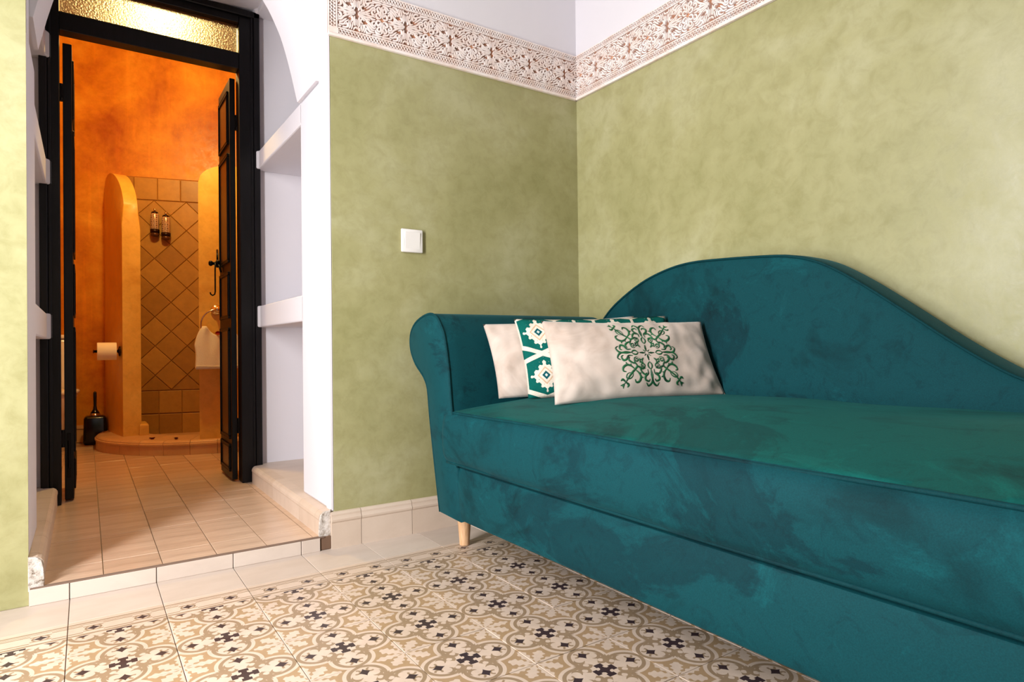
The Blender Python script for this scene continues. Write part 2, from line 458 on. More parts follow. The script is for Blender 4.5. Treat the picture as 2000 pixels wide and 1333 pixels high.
# back wall: green dado right of the doorway, white above; the doorway is arched
wb = struct(box_obj('wall_back', (L1+0.005, 0, 0.0), (0.12, 0.094, 1.70), M_green, bev=0.004), 'green polished plaster wall between the doorway and the corner')
box_obj('white_upper_plaster', (L1+.005, 0.0, 1.70), (0.12, 0.094, H), M_white, wb)
wr = struct(box_obj('wall_right', (0, RY, 0.0), (0.12, 0.0, 1.70), M_green), 'green polished plaster wall behind the sofa')
box_obj('white_upper_plaster', (0.0, RY, 1.70), (0.12, 0.0, H), M_white, wr)
wf = struct(box_obj('wall_front', (RX, 0, 0.0), (L0, 0.094, 1.70), M_green), 'sunlit green plaster wall edge left of the doorway')
box_obj('white_upper_plaster', (RX, 0.0, 1.70), (L0, 0.094, H), M_white, wf)
# left wall with a tall opening
wl = empty('wall_left'); struct(wl, 'side wall with the tall daylight opening')
for nm, lo, hi in (('wall_panel', (RX-.12, RY, 0), (RX, -1.30, H)), ('wall_panel', (RX-.12, -0.72, 0), (RX, 0.094, H)),
                   ('wall_panel', (RX-.12, -1.30, 2.15), (RX, -0.72, H)), ('wall_panel', (RX-.12, -1.30, 0), (RX, -0.72, 0.2))):
    box_obj(nm, lo, hi, M_green, wl)
w1 = empty('window_1'); struct(w1, 'tall window frame in the side wall')
for lo, hi in (((RX-.11, -1.30, .2), (RX-.06, -1.26, 2.15)), ((RX-.11, -0.76, .2), (RX-.06, -0.72, 2.15)),
               ((RX-.11, -1.26, 2.11), (RX-.06, -0.76, 2.15)), ((RX-.11, -1.26, .2), (RX-.06, -0.76, .24))):
    box_obj('frame_bar', lo, hi, M_fill, w1)
box_obj('window_pane', (RX-.09, -1.26, .24), (RX-.085, -0.76, 2.11), M_clear, w1)
shell('wall_rear', (RX-.12, RY-.12, 0), (0.12, RY, H), M_green, 'green wall behind the viewer')
shell('ceiling', (RX-.12, RY-.12, H), (0.12, 0.1, H+.1), M_ceil, 'white ceiling')

# ------------------------------------------------------------------ floor of the room
fl = struct(box_obj('floor', (RX-.12, RY-.12, -0.10), (0.12, 0.4, -0.0045), M_grout), 'cement tile floor with a patterned field and plain border')
def tile_mesh(name, w, d, m, h=0.006, bev=0.0007):
    bm = bmesh.new(); box(bm, (-w/2, -d/2, -h), (w/2, d/2, 0.0), bev)
    me = D.meshes.new(name); bm.to_mesh(me); bm.free(); me.materials.append(m); return me
X0 = -0.7584; TS = 0.2; GR = 0.0017
me_pat = tile_mesh('patterned_tile', TS-GR, TS-GR, M_pat)
me_brd = tile_mesh('border_tile', TS-GR, TS-GR, M_bord)
me_pln = tile_mesh('plain_tile', TS-GR, 0.189-GR, M_plain)
def put(me, name, x, y, z, parent, rz=0):
    o = D.objects.new(name, me); COL.objects.link(o); o.parent = parent
    o.location = (x, y, z + random.uniform(-.0005, .0004)); o.rotation_euler = (random.uniform(-.002, .002), random.uniform(-.002, .002), rz)
    return o
for i in range(-12, 4):
    x = X0 + TS*i + TS/2
    if x > 0.05: continue
    put(me_pln, 'plain_tile', x, -0.0945, 0, fl)
    put(me_brd, 'border_tile', x, -0.289, 0, fl)
    for j in range(9):
        put(me_pat, 'patterned_tile', x, -0.489 - TS*j, 0, fl, random.choice((0, pi/2, pi)))

# ------------------------------------------------------------------ skirting of the back wall
bb = empty('baseboard_back', (0, 0, 0)); struct(bb, 'low cream tile skirting along the green wall')
def skirt_piece(parent, name, length, m, axis='x'):
    prof = [(0, 0), (-0.013, 0), (-0.013, 0.083), (-0.016, 0.088), (-0.0165, 0.094), (-0.013, 0.099), (-0.011, 0.104), (-0.011, 0.110), (-0.006, 0.116), (0, 0.118)]
    bm = bmesh.new(); prism(bm, prof, 0.0008, length-0.0012, 'x', bev=0.0)
    return bm
xs = [-1.063, -0.962, -0.778, -0.596, -0.414, -0.232, -0.014]
for a, b in zip(xs, xs[1:]):
    o = finish(skirt_piece(bb, 'skirting_tile', b-a, M_skirt), 'skirting_tile', M_skirt, bb, loc=(a, 0, random.uniform(-.0008, .0008)))

# ------------------------------------------------------------------ carved frieze
UW, UH = 0.178, ZF - ZT
def ribbon(bm, pts, w, depth, closed=False, taper=True):
    """raised stroke in the x-z plane, front towards -y"""
    pts = [Vector((p[0], p[1])) for p in pts]; n = len(pts); rows = []
    for i, p in enumerate(pts):
        t = (pts[(i+1) % n] - pts[i-1]) if closed else (pts[min(i+1, n-1)] - pts[max(i-1, 0)])
        if t.length < 1e-9: t = Vector((1, 0))
        t.normalize(); nrm = Vector((-t.y, t.x))
        k = 1.0
        if taper and not closed: k = 0.45 + 0.55*min(1.0, 4.0*min(i, n-1-i)/(n-1))
        hw = w*0.5*k
        a, b = p + nrm*hw, p - nrm*hw
        a2, b2 = p + nrm*hw*1.25, p - nrm*hw*1.25
        rows.append([bm.verts.new((a2.x, 0, a2.y)), bm.verts.new((a.x, -depth, a.y)), bm.verts.new((b.x, -depth, b.y)), bm.verts.new((b2.x, 0, b2.y))])
    m = n if closed else n-1
    for i in range(m):
        A, C_ = rows[i], rows[(i+1) % n]
        for k in range(3): bm.faces.new((A[k], A[k+1], C_[k+1], C_[k]))
    if not closed:
        bm.faces.new(rows[0]); bm.faces.new(rows[-1][::-1])
def frieze_mesh():
    bm = bmesh.new()
    S = 0.001
    q = []                          # quarter strokes (mm): star at (0,0), cross at (89,0)
    q.append((bez([(5, 5), (12, 4), (19, 8), (20, 16), (14, 20), (8, 17), (9, 12)], 4), 4.6))
    q.append((bez([(3, 7), (3, 16), (4, 26), (2, 36), (0, 46)], 4), 4.0))
    q.append((bez([(6, 24), (12, 27), (17, 34), (13, 41), (7, 40), (7, 34)], 4), 4.4))
    q.append((bez([(4, 50), (11, 50), (20, 46), (25, 39)], 4), 4.2))
    q.append((bez([(0, 56), (10, 58), (22, 56), (34, 58)], 4), 4.4))
    q.append((bez([(24, 4), (33, 5), (42, 3), (56, 5), (70, 3), (84, 2)], 4), 4.4))
    q.append((bez([(25, 11), (32, 13), (36, 20), (31, 27), (25, 25), (26, 19)], 4), 4.4))
    q.append((bez([(22, 30), (28, 35), (36, 32), (42, 24), (52, 16), (64, 10), (80, 7)], 4), 4.8))
    q.append((bez([(28, 43), (36, 42), (45, 34), (53, 27)], 4), 4.4))
    q.append((bez([(28, 50), (38, 50), (46, 46), (50, 38), (60, 30)], 4), 4.2))
    q.append((bez([(40, 57), (50, 57), (58, 52), (58, 45), (52, 43), (49, 48)], 4), 4.4))
    q.append((bez([(43, 12), (50, 10), (56, 12)], 4), 3.6))
    q.append((bez([(62, 18), (70, 15), (75, 20), (74, 28), (68, 29)], 4), 4.0))
    q.append((bez([(62, 58), (66, 48), (66, 38), (70, 33)], 4), 4.0))
    q.append((bez([(70, 58), (72, 50), (74, 42), (74, 34)], 4), 3.6))
    q.append((bez([(81, 12), (80, 24), (80, 36), (82, 44)], 4), 4.2))
    q.append((bez([(78, 58), (80, 52), (85, 49), (89, 52)], 4), 4.2))
    q.append((bez([(86, 20), (86, 30), (86, 42)], 4), 2.8))
    q.append((bez([(60, 36), (64, 33), (62, 41), (60, 44)], 4), 3.4))
    for pts, w in q:
        for sx in (1, -1):
            for sz in (1, -1):
                ribbon(bm, [(p[0]*S*sx, p[1]*S*sz) for p in pts], w*S*1.22, 0.0065)
    # plain fillets and the lattice strips
    for z0, z1 in ((-0.089, -0.0845), (-0.0665, -0.0625), (0.0625, 0.0665), (0.0845, 0.089)):
        box(bm, (-UW/2, -0.0062, z0), (UW/2, 0, z1))
    for zc in (-0.0755, 0.0755):
        per = UW/16
        for k in range(16):
            x = -UW/2 + k*per
            for s in (1, -1):
                ribbon(bm, [(x, zc - s*0.009), (x+per, zc + s*0.009)], 0.0026, 0.0055, taper=False)
    bmesh.ops.recalc_face_normals(bm, faces=bm.faces[:])
    me = D.meshes.new('carved_panel'); bm.to_mesh(me); bm.free(); me.materials.append(M_relief); return me
me_fr = frieze_mesh()
bm = bmesh.new()
pts = []
for k in range(16):
    a = 2*pi*k/16; r = (0.0145, 0.0062, 0.0055, 0.0062)[k % 4]
    pts.append((r*cos(a), r*sin(a)))
prism(bm, pts, -0.0025, 0.0, 'y'); me_star = D.meshes.new('painted_star'); bm.to_mesh(me_star); bm.free(); me_star.materials.append(M_star)
def clipped(me, lo=None, hi=None):
    bm = bmesh.new(); bm.from_mesh(me)
    for x, sgn in ((lo, -1), (hi, 1)):
        if x is None: continue
        bmesh.ops.bisect_plane(bm, geom=bm.verts[:]+bm.edges[:]+bm.faces[:], plane_co=(x, 0, 0), plane_no=(sgn, 0, 0), clear_outer=True)
    m2 = D.meshes.new('carved_panel'); bm.to_mesh(m2); bm.free(); m2.materials.append(M_relief); return m2
def frieze(name, label, origin, direction, length, panels):
    e = empty(name, origin); e.rotation_euler = (0, 0, direction); struct(e, label)
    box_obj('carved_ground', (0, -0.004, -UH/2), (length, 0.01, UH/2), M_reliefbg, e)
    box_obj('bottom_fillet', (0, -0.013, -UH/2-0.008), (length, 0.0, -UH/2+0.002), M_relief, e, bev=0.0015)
    for x, sc, me, star in panels:
        o = D.objects.new('carved_panel', me); COL.objects.link(o); o.parent = e
        o.location = (x, -0.004, 0); o.scale = (sc, 1, 1)
        if star:
            o = D.objects.new('painted_star', me_star); COL.objects.link(o); o.parent = e
            o.location = (x, -0.004, 0)
    return e
zc = (ZT + ZF)/2
pan = [(-1.049 - L1, 1, clipped(me_fr, 0.024), False)] + [(-0.871 + 0.178*k - L1, 1, me_fr, True) for k in range(5)] + [(0.019 - L1, 1, clipped(me_fr, None, -0.025), False)]
f1 = frieze('trim_1', 'carved arabesque plaster frieze on the wall with the doorway', (L1, 0, zc), 0, -L1-0.002, pan)
bm = bmesh.new()
for x0, x1 in ((0.0, 0.004), (0.0265, 0.031)):
    box(bm, (x0, -0.0102, -0.066), (x1, -0.004, 0.089))
box(bm, (0, -0.0102, -0.089), (0.034, -0.004, -0.066))
for k in range(14):
    for s in (1, -1):
        z = -0.066 + k*0.0111
        ribbon(bm, [(0.0155 - s*0.010, z), (0.0155 + s*0.010, z+0.0111)], 0.0026, 0.0100, taper=False)
bmesh.ops.recalc_face_normals(bm, faces=bm.faces[:])
o = finish(bm, 'corner_lattice', M_relief, f1)
sc2 = 0.1885/UW
pan = [(0.037, sc2, clipped(me_fr, -0.033), True)] + [(0.037 + 0.1885*k, sc2, me_fr, True) for k in range(1, 9)]
f2 = frieze('trim_2', 'carved arabesque plaster frieze above the green wall behind the sofa', (0, -0.002, zc), -pi/2, 1.65, pan)

# ------------------------------------------------------------------ doorway: pillars, arch, alcove with shelves
al = empty('wall_alcove'); struct(al, 'white arched plaster doorway with niches and shelves')
YB = 0.323; YD = 1.03
# right pillar (its side faces the opening) and left pillar
def wobble_slab(name, x0, x1, y0, y1, z0, z1, m, parent):
    return box_obj(name, (x0, y0, z0), (x1, y1, z1), m, parent, bev=0.008, seg=3, smooth=False)
wobble_slab('pillar', L1, L1+0.10, 0.002, YB, 0.122, 1.56, M_white, al)
wobble_slab('pillar', L0-0.10, L0+0.0008, 0.002, YB, 0.122, 1.50, M_white, al)
box_obj('pillar_front', (L1-0.0005, -0.0008, 0.122), (L1+0.006, 0.05, H), M_white, al)
# upper walls beside the arch
box_obj('arch_cheek', (L1-0.0008, 0.003, 1.55), (L1+0.09, 0.093, H), M_white, al)
box_obj('arch_cheek', (L0-0.10, 0.003, 1.48), (L0+0.0012, 0.093, H), M_white, al)
# arch slab between y=.094 and y=.323, horseshoe outline
ZS = 1.562
CXA = (L0 + L1)/2; half = (L1 - L0)/2 - 0.010
arc = []
pR = [(L1-0.010, ZS), (L1-0.022, 1.616), (L1-0.035, 1.673), (L1-0.057, 1.754), (L1-0.080, 1.816)]
cz = 1.50; RR = 0.455
for k in range(5, 20):
    pass
right_curve = pR + [(L1-0.125, 1.90), (L1-0.20, 1.985), (L1-0.29, 2.045), (CXA, 2.08)]
left_curve = [(2*CXA - x, z) for x, z in right_curve[:-1]][::-1]
curve = right_curve + left_curve
curve = [tuple(v) for v in bez(curve, 4)]
poly = [(L1+0.001, ZS)] + curve + [(L0-0.001, ZS-0.0), (L0-0.001, 2.6), (L1+0.001, 2.6)]
bm = bmesh.new(); prism(bm, poly, 0.094, YB, 'y', bev=0.0)
bmesh.ops.triangulate(bm, faces=[f for f in bm.faces if len(f.verts) > 4])
o = finish(bm, 'arch', M_white, al)
# wall above
box_obj('arch_top', (L0-0.09, 0.0035, 2.6), (L1+0.09, YB-.001, H), M_white, al)
# alcove walls left and right of the pillars, back wall on both sides of the door, alcove ceiling
AX0, AX1 = -2.14, -0.62
box_obj('niche_side', (AX1, YB, 0.0), (AX1+0.06, YD+0.08, 2.3), M_white, al)
box_obj('niche_side', (AX0-0.06, YB, 0.0), (AX0, YD+0.08, 2.3), M_white, al)
box_obj('niche_back', (-1.049, YD+0.012, 0.0), (AX1, YD+0.09, 2.3), M_white, al)
box_obj('niche_back', (AX0, YD+0.012, 0.0), (-1.868, YD+0.09, 2.3), M_white, al)
box_obj('niche_front', (L1+0.098, 0.0945, 0.0), (AX1+.06, YB, 2.62), M_white, al)
box_obj('niche_front', (AX0-.06, 0.0945, 0.0), (L0-0.098, YB, 2.62), M_white, al)
# soffit: gently arched
pts = [(AX0, 2.45)] + [(x, 2.195 + 0.035*((x+1.46)/0.4)**2*0.6) for x in [AX0+0.05*k for k in range(31)]] + [(AX1, 2.45)]
bm = bmesh.new(); prism(bm, pts, YB, YD+0.09, 'y')
bmesh.ops.triangulate(bm, faces=[f for f in bm.faces if len(f.verts) > 4])
finish(bm, 'soffit', M_white, al)
def shelf(x0, x1, z0, z1, nose):
    bm = bmesh.new()
    # footprint with a small rounded nose by the door frame
    s = 1 if nose < 0 else -1
    xe = x0 if nose < 0 else x1; xo = x1 if nose < 0 else x0
    P = [(xo, YB-.01), (xe, YB-.01), (xe, 0.97), (xe, 0.99), (xe - s*0.010, 1.005), (xe - s*0.016, 1.022), (xe-s*0.016, YD+0.011), (xo, YD+0.011)]
    prism(bm, P, z0, z1, 'z', bev=0.006, seg=2)
    return finish(bm, 'shelf', M_white, al)
shelf(L1, AX1, 0.752, 0.850, -1); shelf(L1, AX1, 1.480, 1.562, -1); shelf(L1, AX1, 2.195, 2.29, -1)
shelf(AX0, L0, 0.70, 0.80, 1); shelf(AX0, L0, 1.306, 1.404, 1); shelf(AX0, L0, 1.805, 1.905, 1)

# raised doorway floor, 4.5 cm above the room, running into the bathroom
ZP = 0.045
st = struct(box_obj('floor_doorstep', (AX0, 0.002, -0.005), (AX1, 1.0, ZP-0.006), M_grout2), 'raised tiled door threshold, one low step up')
bm_ = struct(box_obj('floor_bathroom', (-3.0, 1.0, -0.05), (0.4, 4.2, ZP-0.006), M_grout2), 'sandy tiled bathroom floor beyond the door')
TW = 0.1415
me_step = tile_mesh('step_tile', TW-0.002, 0.296, M_step, bev=0.001)
me_cut = tile_mesh('step_tile', TW-0.002, 0.128, M_step, bev=0.001)
me_half = tile_mesh('step_tile', TW-0.002, 0.146, M_step, bev=0.001)
for i in range(-6, 6):
    x = -1.4 + TW*i + TW/2
    if -1.90 < x < -1.02:
        put(me_cut, 'step_tile', x, 0.066, ZP, st)
        for j in range(2): put(me_step, 'step_tile', x, 0.131 + 0.149 + 0.298*j, ZP, st)
        put(me_half, 'step_tile', x, 0.131 + 0.596 + 0.0745, ZP, st)
    if -2.3 < x < -0.7:
        for j in range(7): put(me_step, 'step_tile', x, 1.025 + 0.0 + 0.298*j, ZP, bm_)
# step front: cream riser tiles
for a, b in ((-1.845, -1.7585), (-1.7585, -1.5585), (-1.5585, -1.3585), (-1.3585, -1.1585), (-1.1585, -1.098)):
    box_obj('riser_tile', (a+.001, -0.010, 0.0), (b-.001, 0.003, ZP-.003), M_plain, st, bev=0.001)
box_obj('edge_strip', (-1.842, -0.009, ZP-.003), (-1.085, 0.0035, ZP+0.0005), M_grout, st)
box_obj('mortar_patch', (-1.097, -0.006, 0.0), (-1.062, 0.02, ZP+0.0), M_mortar, st, bev=0.003)
# curbs that carry the niches
def curb(name, label, x_in, x_out, sgn):
    e = empty(name); struct(e, label)
    prof = [(0, ZP-.006), (0, 0.094), (-0.002, 0.100), (-0.001, 0.108), (0.004, 0.116), (0.012, 0.121), (0.05, 0.123), (0.05, ZP-.006)]
    ys = [0.004, 0.045, 0.235, 0.425, 0.615, 0.805, 0.995]
    for a, b in zip(ys, ys[1:]):
        bm = bmesh.new(); prism(bm, [(x_in + sgn*p[0], p[1]) for p in prof], a+.0008, b-.0008, 'y')
        finish(bm, 'curb_tile', M_skirt, e)
    bm = bmesh.new()
    # broken end of the curb
    pts = [(x_in-sgn*.002, 0.036), (x_in-sgn*.003, 0.06), (x_in-sgn*.001, 0.09), (x_in+sgn*.003, 0.112), (x_in+sgn*.014, 0.122), (x_in+sgn*.03, 0.124), (x_out, 0.128), (x_out, 0.036)]
    prism(bm, pts, -0.004, 0.0045, 'y', bev=0.0015); finish(bm, 'broken_end', M_broken, e)
    return e
cr = curb('trim_3', 'tiled curb under the right niche with a broken front end', -1.098, -1.062, 1)
box_obj('ledge_top', (-1.05, YB, 0.10), (AX1, YD+0.011, 0.1225), M_skirt, cr)
box_obj('curb_core', (-1.05, 0.01, 0.0), (L1+.10, YB+.01, 0.1225), M_skirt, cr)
cl = curb('trim_4', 'tiled curb under the left niche with a chipped front end', -1.815, -1.846, -1)
box_obj('ledge_top', (AX0, YB, 0.10), (-1.862, YD+0.011, 0.1225), M_skirt, cl)

# ------------------------------------------------------------------ door frame and leaves
dr = empty('door_1', (-1.47, YD, ZP)); struct(dr, 'black wooden double door standing open with a glazed transom')
def dbox(name, lo, hi, m=M_black, bev=0.002, parent=dr):
    o = box_obj(name, lo, hi, m, None, bev=bev)
    o.parent = parent
    p = parent; off = Vector((0, 0, 0))
    while p: off += Vector(p.location); p = p.parent
    o.location = -off; return o
FL, FR = -1.868, -1.049
for xa, xb, s in ((FL, -1.803, 1), (-1.135, FR, -1)):
    bm = bmesh.new(); box(bm, (xa, YD-0.01, ZP), (xb, YD+0.07, 2.20), 0.002)
    # stepped moulding on the room side
    if s > 0:
        box(bm, (xa, YD-0.026, ZP), (xa+0.026, YD-0.008, 2.20), 0.003); box(bm, (xa+0.026, YD-0.019, ZP), (xa+0.038, YD-0.008, 2.20), 0.003)
    else:
        box(bm, (xb-0.026, YD-0.026, ZP), (xb, YD-0.008, 2.20), 0.003); box(bm, (xb-0.038, YD-0.019, ZP), (xb-0.026, YD-0.008, 2.20), 0.003)
    o = finish(bm, 'frame_post', M_black); o.parent = dr; o.location = -Vector(dr.location)
dbox('transom_bar', (-1.803, YD-0.006, 1.932), (-1.135, YD+0.06, 2.003))
dbox('head_bar', (-1.803, YD-0.010, 2.142), (-1.135, YD+0.07, 2.20))
dbox('head_moulding', (FL, YD-0.026, 2.172), (FR, YD-0.008, 2.20), bev=0.003)
dbox('transom_glass', (-1.800, YD+0.02, 2.003), (-1.138, YD+0.026, 2.142), M_glass, 0)
dbox('glass_bead', (-1.803, YD+0.008, 2.003), (-1.135, YD+0.018, 2.011), bev=0.001)
def leaf(name, xf, xb, inner, ys, ye, label=None):
    """leaf swung into the bathroom: plate between x=xf (panelled face) and xb"""
    lf = box_obj(name, (min(xf, xb), ys, 0.052), (max(xf, xb), ye, 1.905), M_black, None, bev=0.002)
    lf.parent = dr; lf.location = -Vector(dr.location)
    s = -1 if xf < xb else 1
    zs = [(0.10, 0.20), (0.25, 0.74), (0.81, 1.00), (1.07, 1.55), (1.62, 1.84)]
    for z0, z1 in zs:
        bm = bmesh.new()
        # raised frame round a brown field
        y0, y1 = ys+0.045, ye-0.045
        box(bm, (xf + s*0.0005, y0, z0), (xf + s*0.0025, y1, z1))
        o = finish(bm, 'door_panel', M_brownwood); o.parent = lf; o.location = (0, 0, 0)
        bm = bmesh.new()
        for a, b, c, d in ((y0-.012, y1+.012, z0-.012, z0+.002), (y0-.012, y1+.012, z1-.002, z1+.012), (y0-.012, y0+.002, z0, z1), (y1-.002, y1+.012, z0, z1)):
            box(bm, (xf, a, c), (xf + s*0.006, b, d), 0.002)
        o = finish(bm, 'panel_moulding', M_black); o.parent = lf; o.location = (0, 0, 0)
    for zz in (0.30, 1.70):
        bm = bmesh.new(); lathe(bm, [(0.008, -0.035), (0.008, 0.035)], (xb + (0.006 if xb > xf else -0.006), ys-0.002, zz), 12)
        box(bm, (min(xb, xb + (0.02 if xb > xf else -0.02)), ys-0.012, zz-.022), (max(xb, xb + (0.02 if xb > xf else -0.02)), ys+.002, zz+.022))
        o = finish(bm, 'hinge', M_iron); o.parent = lf; o.location = (0, 0, 0)
    return lf
lr = leaf('door_leaf', -1.165, -1.142, 1, 1.085, 1.375)
ll = leaf('door_leaf', -1.762, -1.793, 1, 1.085, 1.405)
# bolt on the edge of the left leaf
bm = bmesh.new(); box(bm, (-1.784, 1.081, 0.14), (-1.772, 1.0855, 0.32), 0.001); lathe(bm, [(0.004, 0.18), (0.004, 0.29)], (-1.778, 1.080, 0), 10)
o = finish(bm, 'flush_bolt', M_iron); o.parent = ll; o.location = (0, 0, 0)
# iron handle with a drop hook on the right leaf
bm = bmesh.new()
lathe(bm, [(0.012, -0.004), (0.020, -0.010), (0.020, -0.016), (0.009, -0.022), (0.007, -0.032), (0.013, -0.038), (0.014, -0.046), (0.007, -0.052)], (-1.168, 1.345, 1.075), 16, 'x')
tube(bm, [(-1.192, 1.33, 1.075), (-1.194, 1.325, 1.04), (-1.194, 1.325, 0.97), (-1.194, 1.325, 0.935), (-1.197, 1.322, 0.922), (-1.207, 1.318, 0.915), (-1.216, 1.315, 0.921), (-1.218, 1.314, 0.930)], 0.0034, 8)
tube(bm, [(-1.172, 1.40, 1.15), (-1.176, 1.37, 1.12), (-1.180, 1.345, 1.08)], 0.005, 8)
tube(bm, [(-1.172, 1.30, 1.03), (-1.176, 1.32, 1.06), (-1.180, 1.345, 1.08)], 0.005, 8)
o = finish(bm, 'door_handle', M_iron, smooth=True); o.parent = lr; o.location = (0, 0, 0); o['label'] = 'black wrought iron knob with a drop hook'

# ------------------------------------------------------------------ bathroom shell
WN = Vector((0.25, 0.968, 0)).normalized(); WU = Vector((0.968, -0.25, 0)).normalized(); WP = Vector((-1.77, 3.06, 0))
def onwall(u, z, off=0.0): return WP + WU*u - WN*off + Vector((0, 0, z))
bw = empty('wall_bathroom'); struct(bw, 'mottled orange polished plaster walls of the bathroom')
bm = bmesh.new()
a, b_ = onwall(-1.3, 0), onwall(2.2, 0); a2, b2 = a + WN*0.1, b_ + WN*0.1
prism(bm, [(a.x, a.y), (b_.x, b_.y), (b2.x, b2.y), (a2.x, a2.y)], 0, 2.9, 'z'); finish(bm, 'rear_plaster', M_orange, bw)
box_obj('side_plaster', (-2.6, 1.12, 0), (-2.5, 4.0, 2.9), M_orange, bw)
box_obj('side_plaster', (-0.25, 1.12, 0), (-0.15, 4.0, 2.9), M_orange, bw)
box_obj('door_wall_plaster', (-2.6, YD+0.092, 0), (-1.868, YD+0.13, 2.9), M_orange, bw)
box_obj('door_wall_plaster', (-1.049, YD+0.092, 0), (-0.15, YD+0.13, 2.9), M_orange, bw)
box_obj('door_wall_plaster', (-1.868, YD+0.071, 2.2), (-1.049, YD+0.13, 2.9), M_orange, bw)
struct(box_obj('ceiling_bathroom', (-2.6, YD+.09, 2.9), (-0.15, 4.0, 3.0), M_ochre), 'bathroom ceiling')
# bathroom skirting
sk = empty('baseboard_bathroom'); struct(sk, 'sandy tile skirting at the foot of the orange wall')
u = -0.22
while u < 0.16:
    bm = bmesh.new()
    P0, P1 = onwall(u+.001, 0), onwall(u+.139, 0)
    for th, z0, z1 in ((0.014, ZP, 0.135), (0.018, 0.135, 0.147), (0.012, 0.147, 0.157)):
        q0, q1 = P0 - WN*th, P1 - WN*th
        prism(bm, [(q0.x, q0.y), (q1.x, q1.y), (P1.x, P1.y), (P0.x, P0.y)], z0, z1, 'z')
    finish(bm, 'skirting_tile', M_bcurb, sk); u += 0.14

# shower: curved curb, left pier, right curved wall, diagonal tiles on the rear wall
sh = empty('wall_shower', (0, 0, 0)); struct(sh, 'ochre plaster shower enclosure with rounded walls and a tiled back')
SCX, SCY, SR = -1.0, 2.66, 0.655
def arcpt(a, r): return (SCX + r*cos(a), SCY + r*sin(a))
def grid_wall(name, path, thick, hfun, m, parent, nz=14, z0=0.10):
    """wall along a plan path; path = list of (x,y,outward nx,ny); height by arclength"""
    bm = bmesh.new(); s = 0; rows_o = []; rows_i = []
    for i, (x, y, nx, ny) in enumerate(path):
        if i: s += math.hypot(x-path[i-1][0], y-path[i-1][1])
        h = hfun(s)
        ro = []; ri = []
        for k in range(nz+1):
            z = z0 + (h-z0)*k/nz
            r_ = 0.012 if k == nz else 0.0
            ro.append(bm.verts.new((x - nx*r_, y - ny*r_, z))); ri.append(bm.verts.new((x - nx*(thick-r_), y - ny*(thick-r_), z)))
        rows_o.append(ro); rows_i.append(ri)
    n = len(path)
    for i in range(n-1):
        for k in range(nz):
            bm.faces.new((rows_o[i][k], rows_o[i+1][k], rows_o[i+1][k+1], rows_o[i][k+1]))
            bm.faces.new((rows_i[i+1][k], rows_i[i][k], rows_i[i][k+1], rows_i[i+1][k+1]))
        bm.faces.new((rows_o[i][nz], rows_o[i+1][nz], rows_i[i+1][nz], rows_i[i][nz]))
        bm.faces.new((rows_o[i+1][0], rows_o[i][0], rows_i[i][0], rows_i[i+1][0]))
    for i in (0, n-1):
        for k in range(nz):
            f = (rows_o[i][k], rows_i[i][k], rows_i[i][k+1], rows_o[i][k+1])
            bm.faces.new(f if i else f[::-1])
    bmesh.ops.recalc_face_normals(bm, faces=bm.faces[:])
    return smooth_by_angle(finish(bm, name, m, parent), 0.7)
# left pier runs back to the rear wall
p0, p1 = Vector((-1.535, 2.455)), Vector((-1.615, 3.04))
path = []
for k in range(25):
    t = (k/24)**1.6; p = p0.lerp(p1, t)
    path.append((p.x - 0.012*sin(pi*t), p.y, -0.99, -0.13))
grid_wall('shower_pier', path, 0.098, lambda s: 1.49 + 0.33*sqrt(max(0, 1-(1-min(s, .5)/.5)**2)), M_ochre, sh)
bm = bmesh.new(); prism(bm, [(-1.45, 2.44), (-1.40, 2.445), (-1.40, 2.62), (-1.45, 2.62)], 0.12, 0.20, 'z', bev=0.012, seg=2); finish(bm, 'pier_foot', M_ochre, sh)
# right curved wall
a0 = math.atan2(2.035-SCY, -1.172-SCX)
path = []
for k in range(25):
    a_ = a0 + (k/24)**1.3*1.0
    x, y = arcpt(a_, 0.645); path.append((x, y, cos(a_), sin(a_)))
grid_wall('shower_screen_wall', path, 0.09, lambda s: 1.64 + 0.10*sqrt(max(0, 1-(1-min(s, .16)/.16)**2)) + 0.05*s, M_ochre, sh)
# curb
cb = empty('trim_5'); struct(cb, 'curved shower curb of sandy tiles')
ang = [math.atan2(2.90-SCY, -1.62-SCX) % (2*pi)]
a_s = math.atan2(2.98-SCY, -1.60-SCX) % (2*pi); a_e = 2*pi - 0.7
cuts = [a_s]
while cuts[-1] < a_e: cuts.append(cuts[-1] + 0.215)
prof = [(0.42, ZP), (0.672, ZP), (0.672, 0.098), (0.678, 0.102), (0.678, 0.110), (0.671, 0.114), (0.671, 0.118), (0.664, 0.124), (0.650, 0.129), (0.42, 0.130)]
for q0, q1 in zip(cuts, cuts[1:]):
    bm = bmesh.new(); rows = []
    for k in range(7):
        a_ = q0 + 0.0015 + (q1-q0-0.003)*k/6
        rows.append([bm.verts.new((SCX + r*cos(a_), SCY + r*sin(a_), z)) for r, z in prof])
    for A, C_ in zip(rows, rows[1:]):
        for k in range(len(prof)): bm.faces.new((A[k], A[(k+1) % len(prof)], C_[(k+1) % len(prof)], C_[k]))
    bm.faces.new(rows[0]); bm.faces.new(rows[-1][::-1]); bmesh.ops.recalc_face_normals(bm, faces=bm.faces[:])
    finish(bm, 'curb_tile', M_bcurb, cb)
box_obj('shower_tray', (-1.35, 2.3, ZP-.01), (-0.6, 2.95, 0.075), M_bcurb, sh)
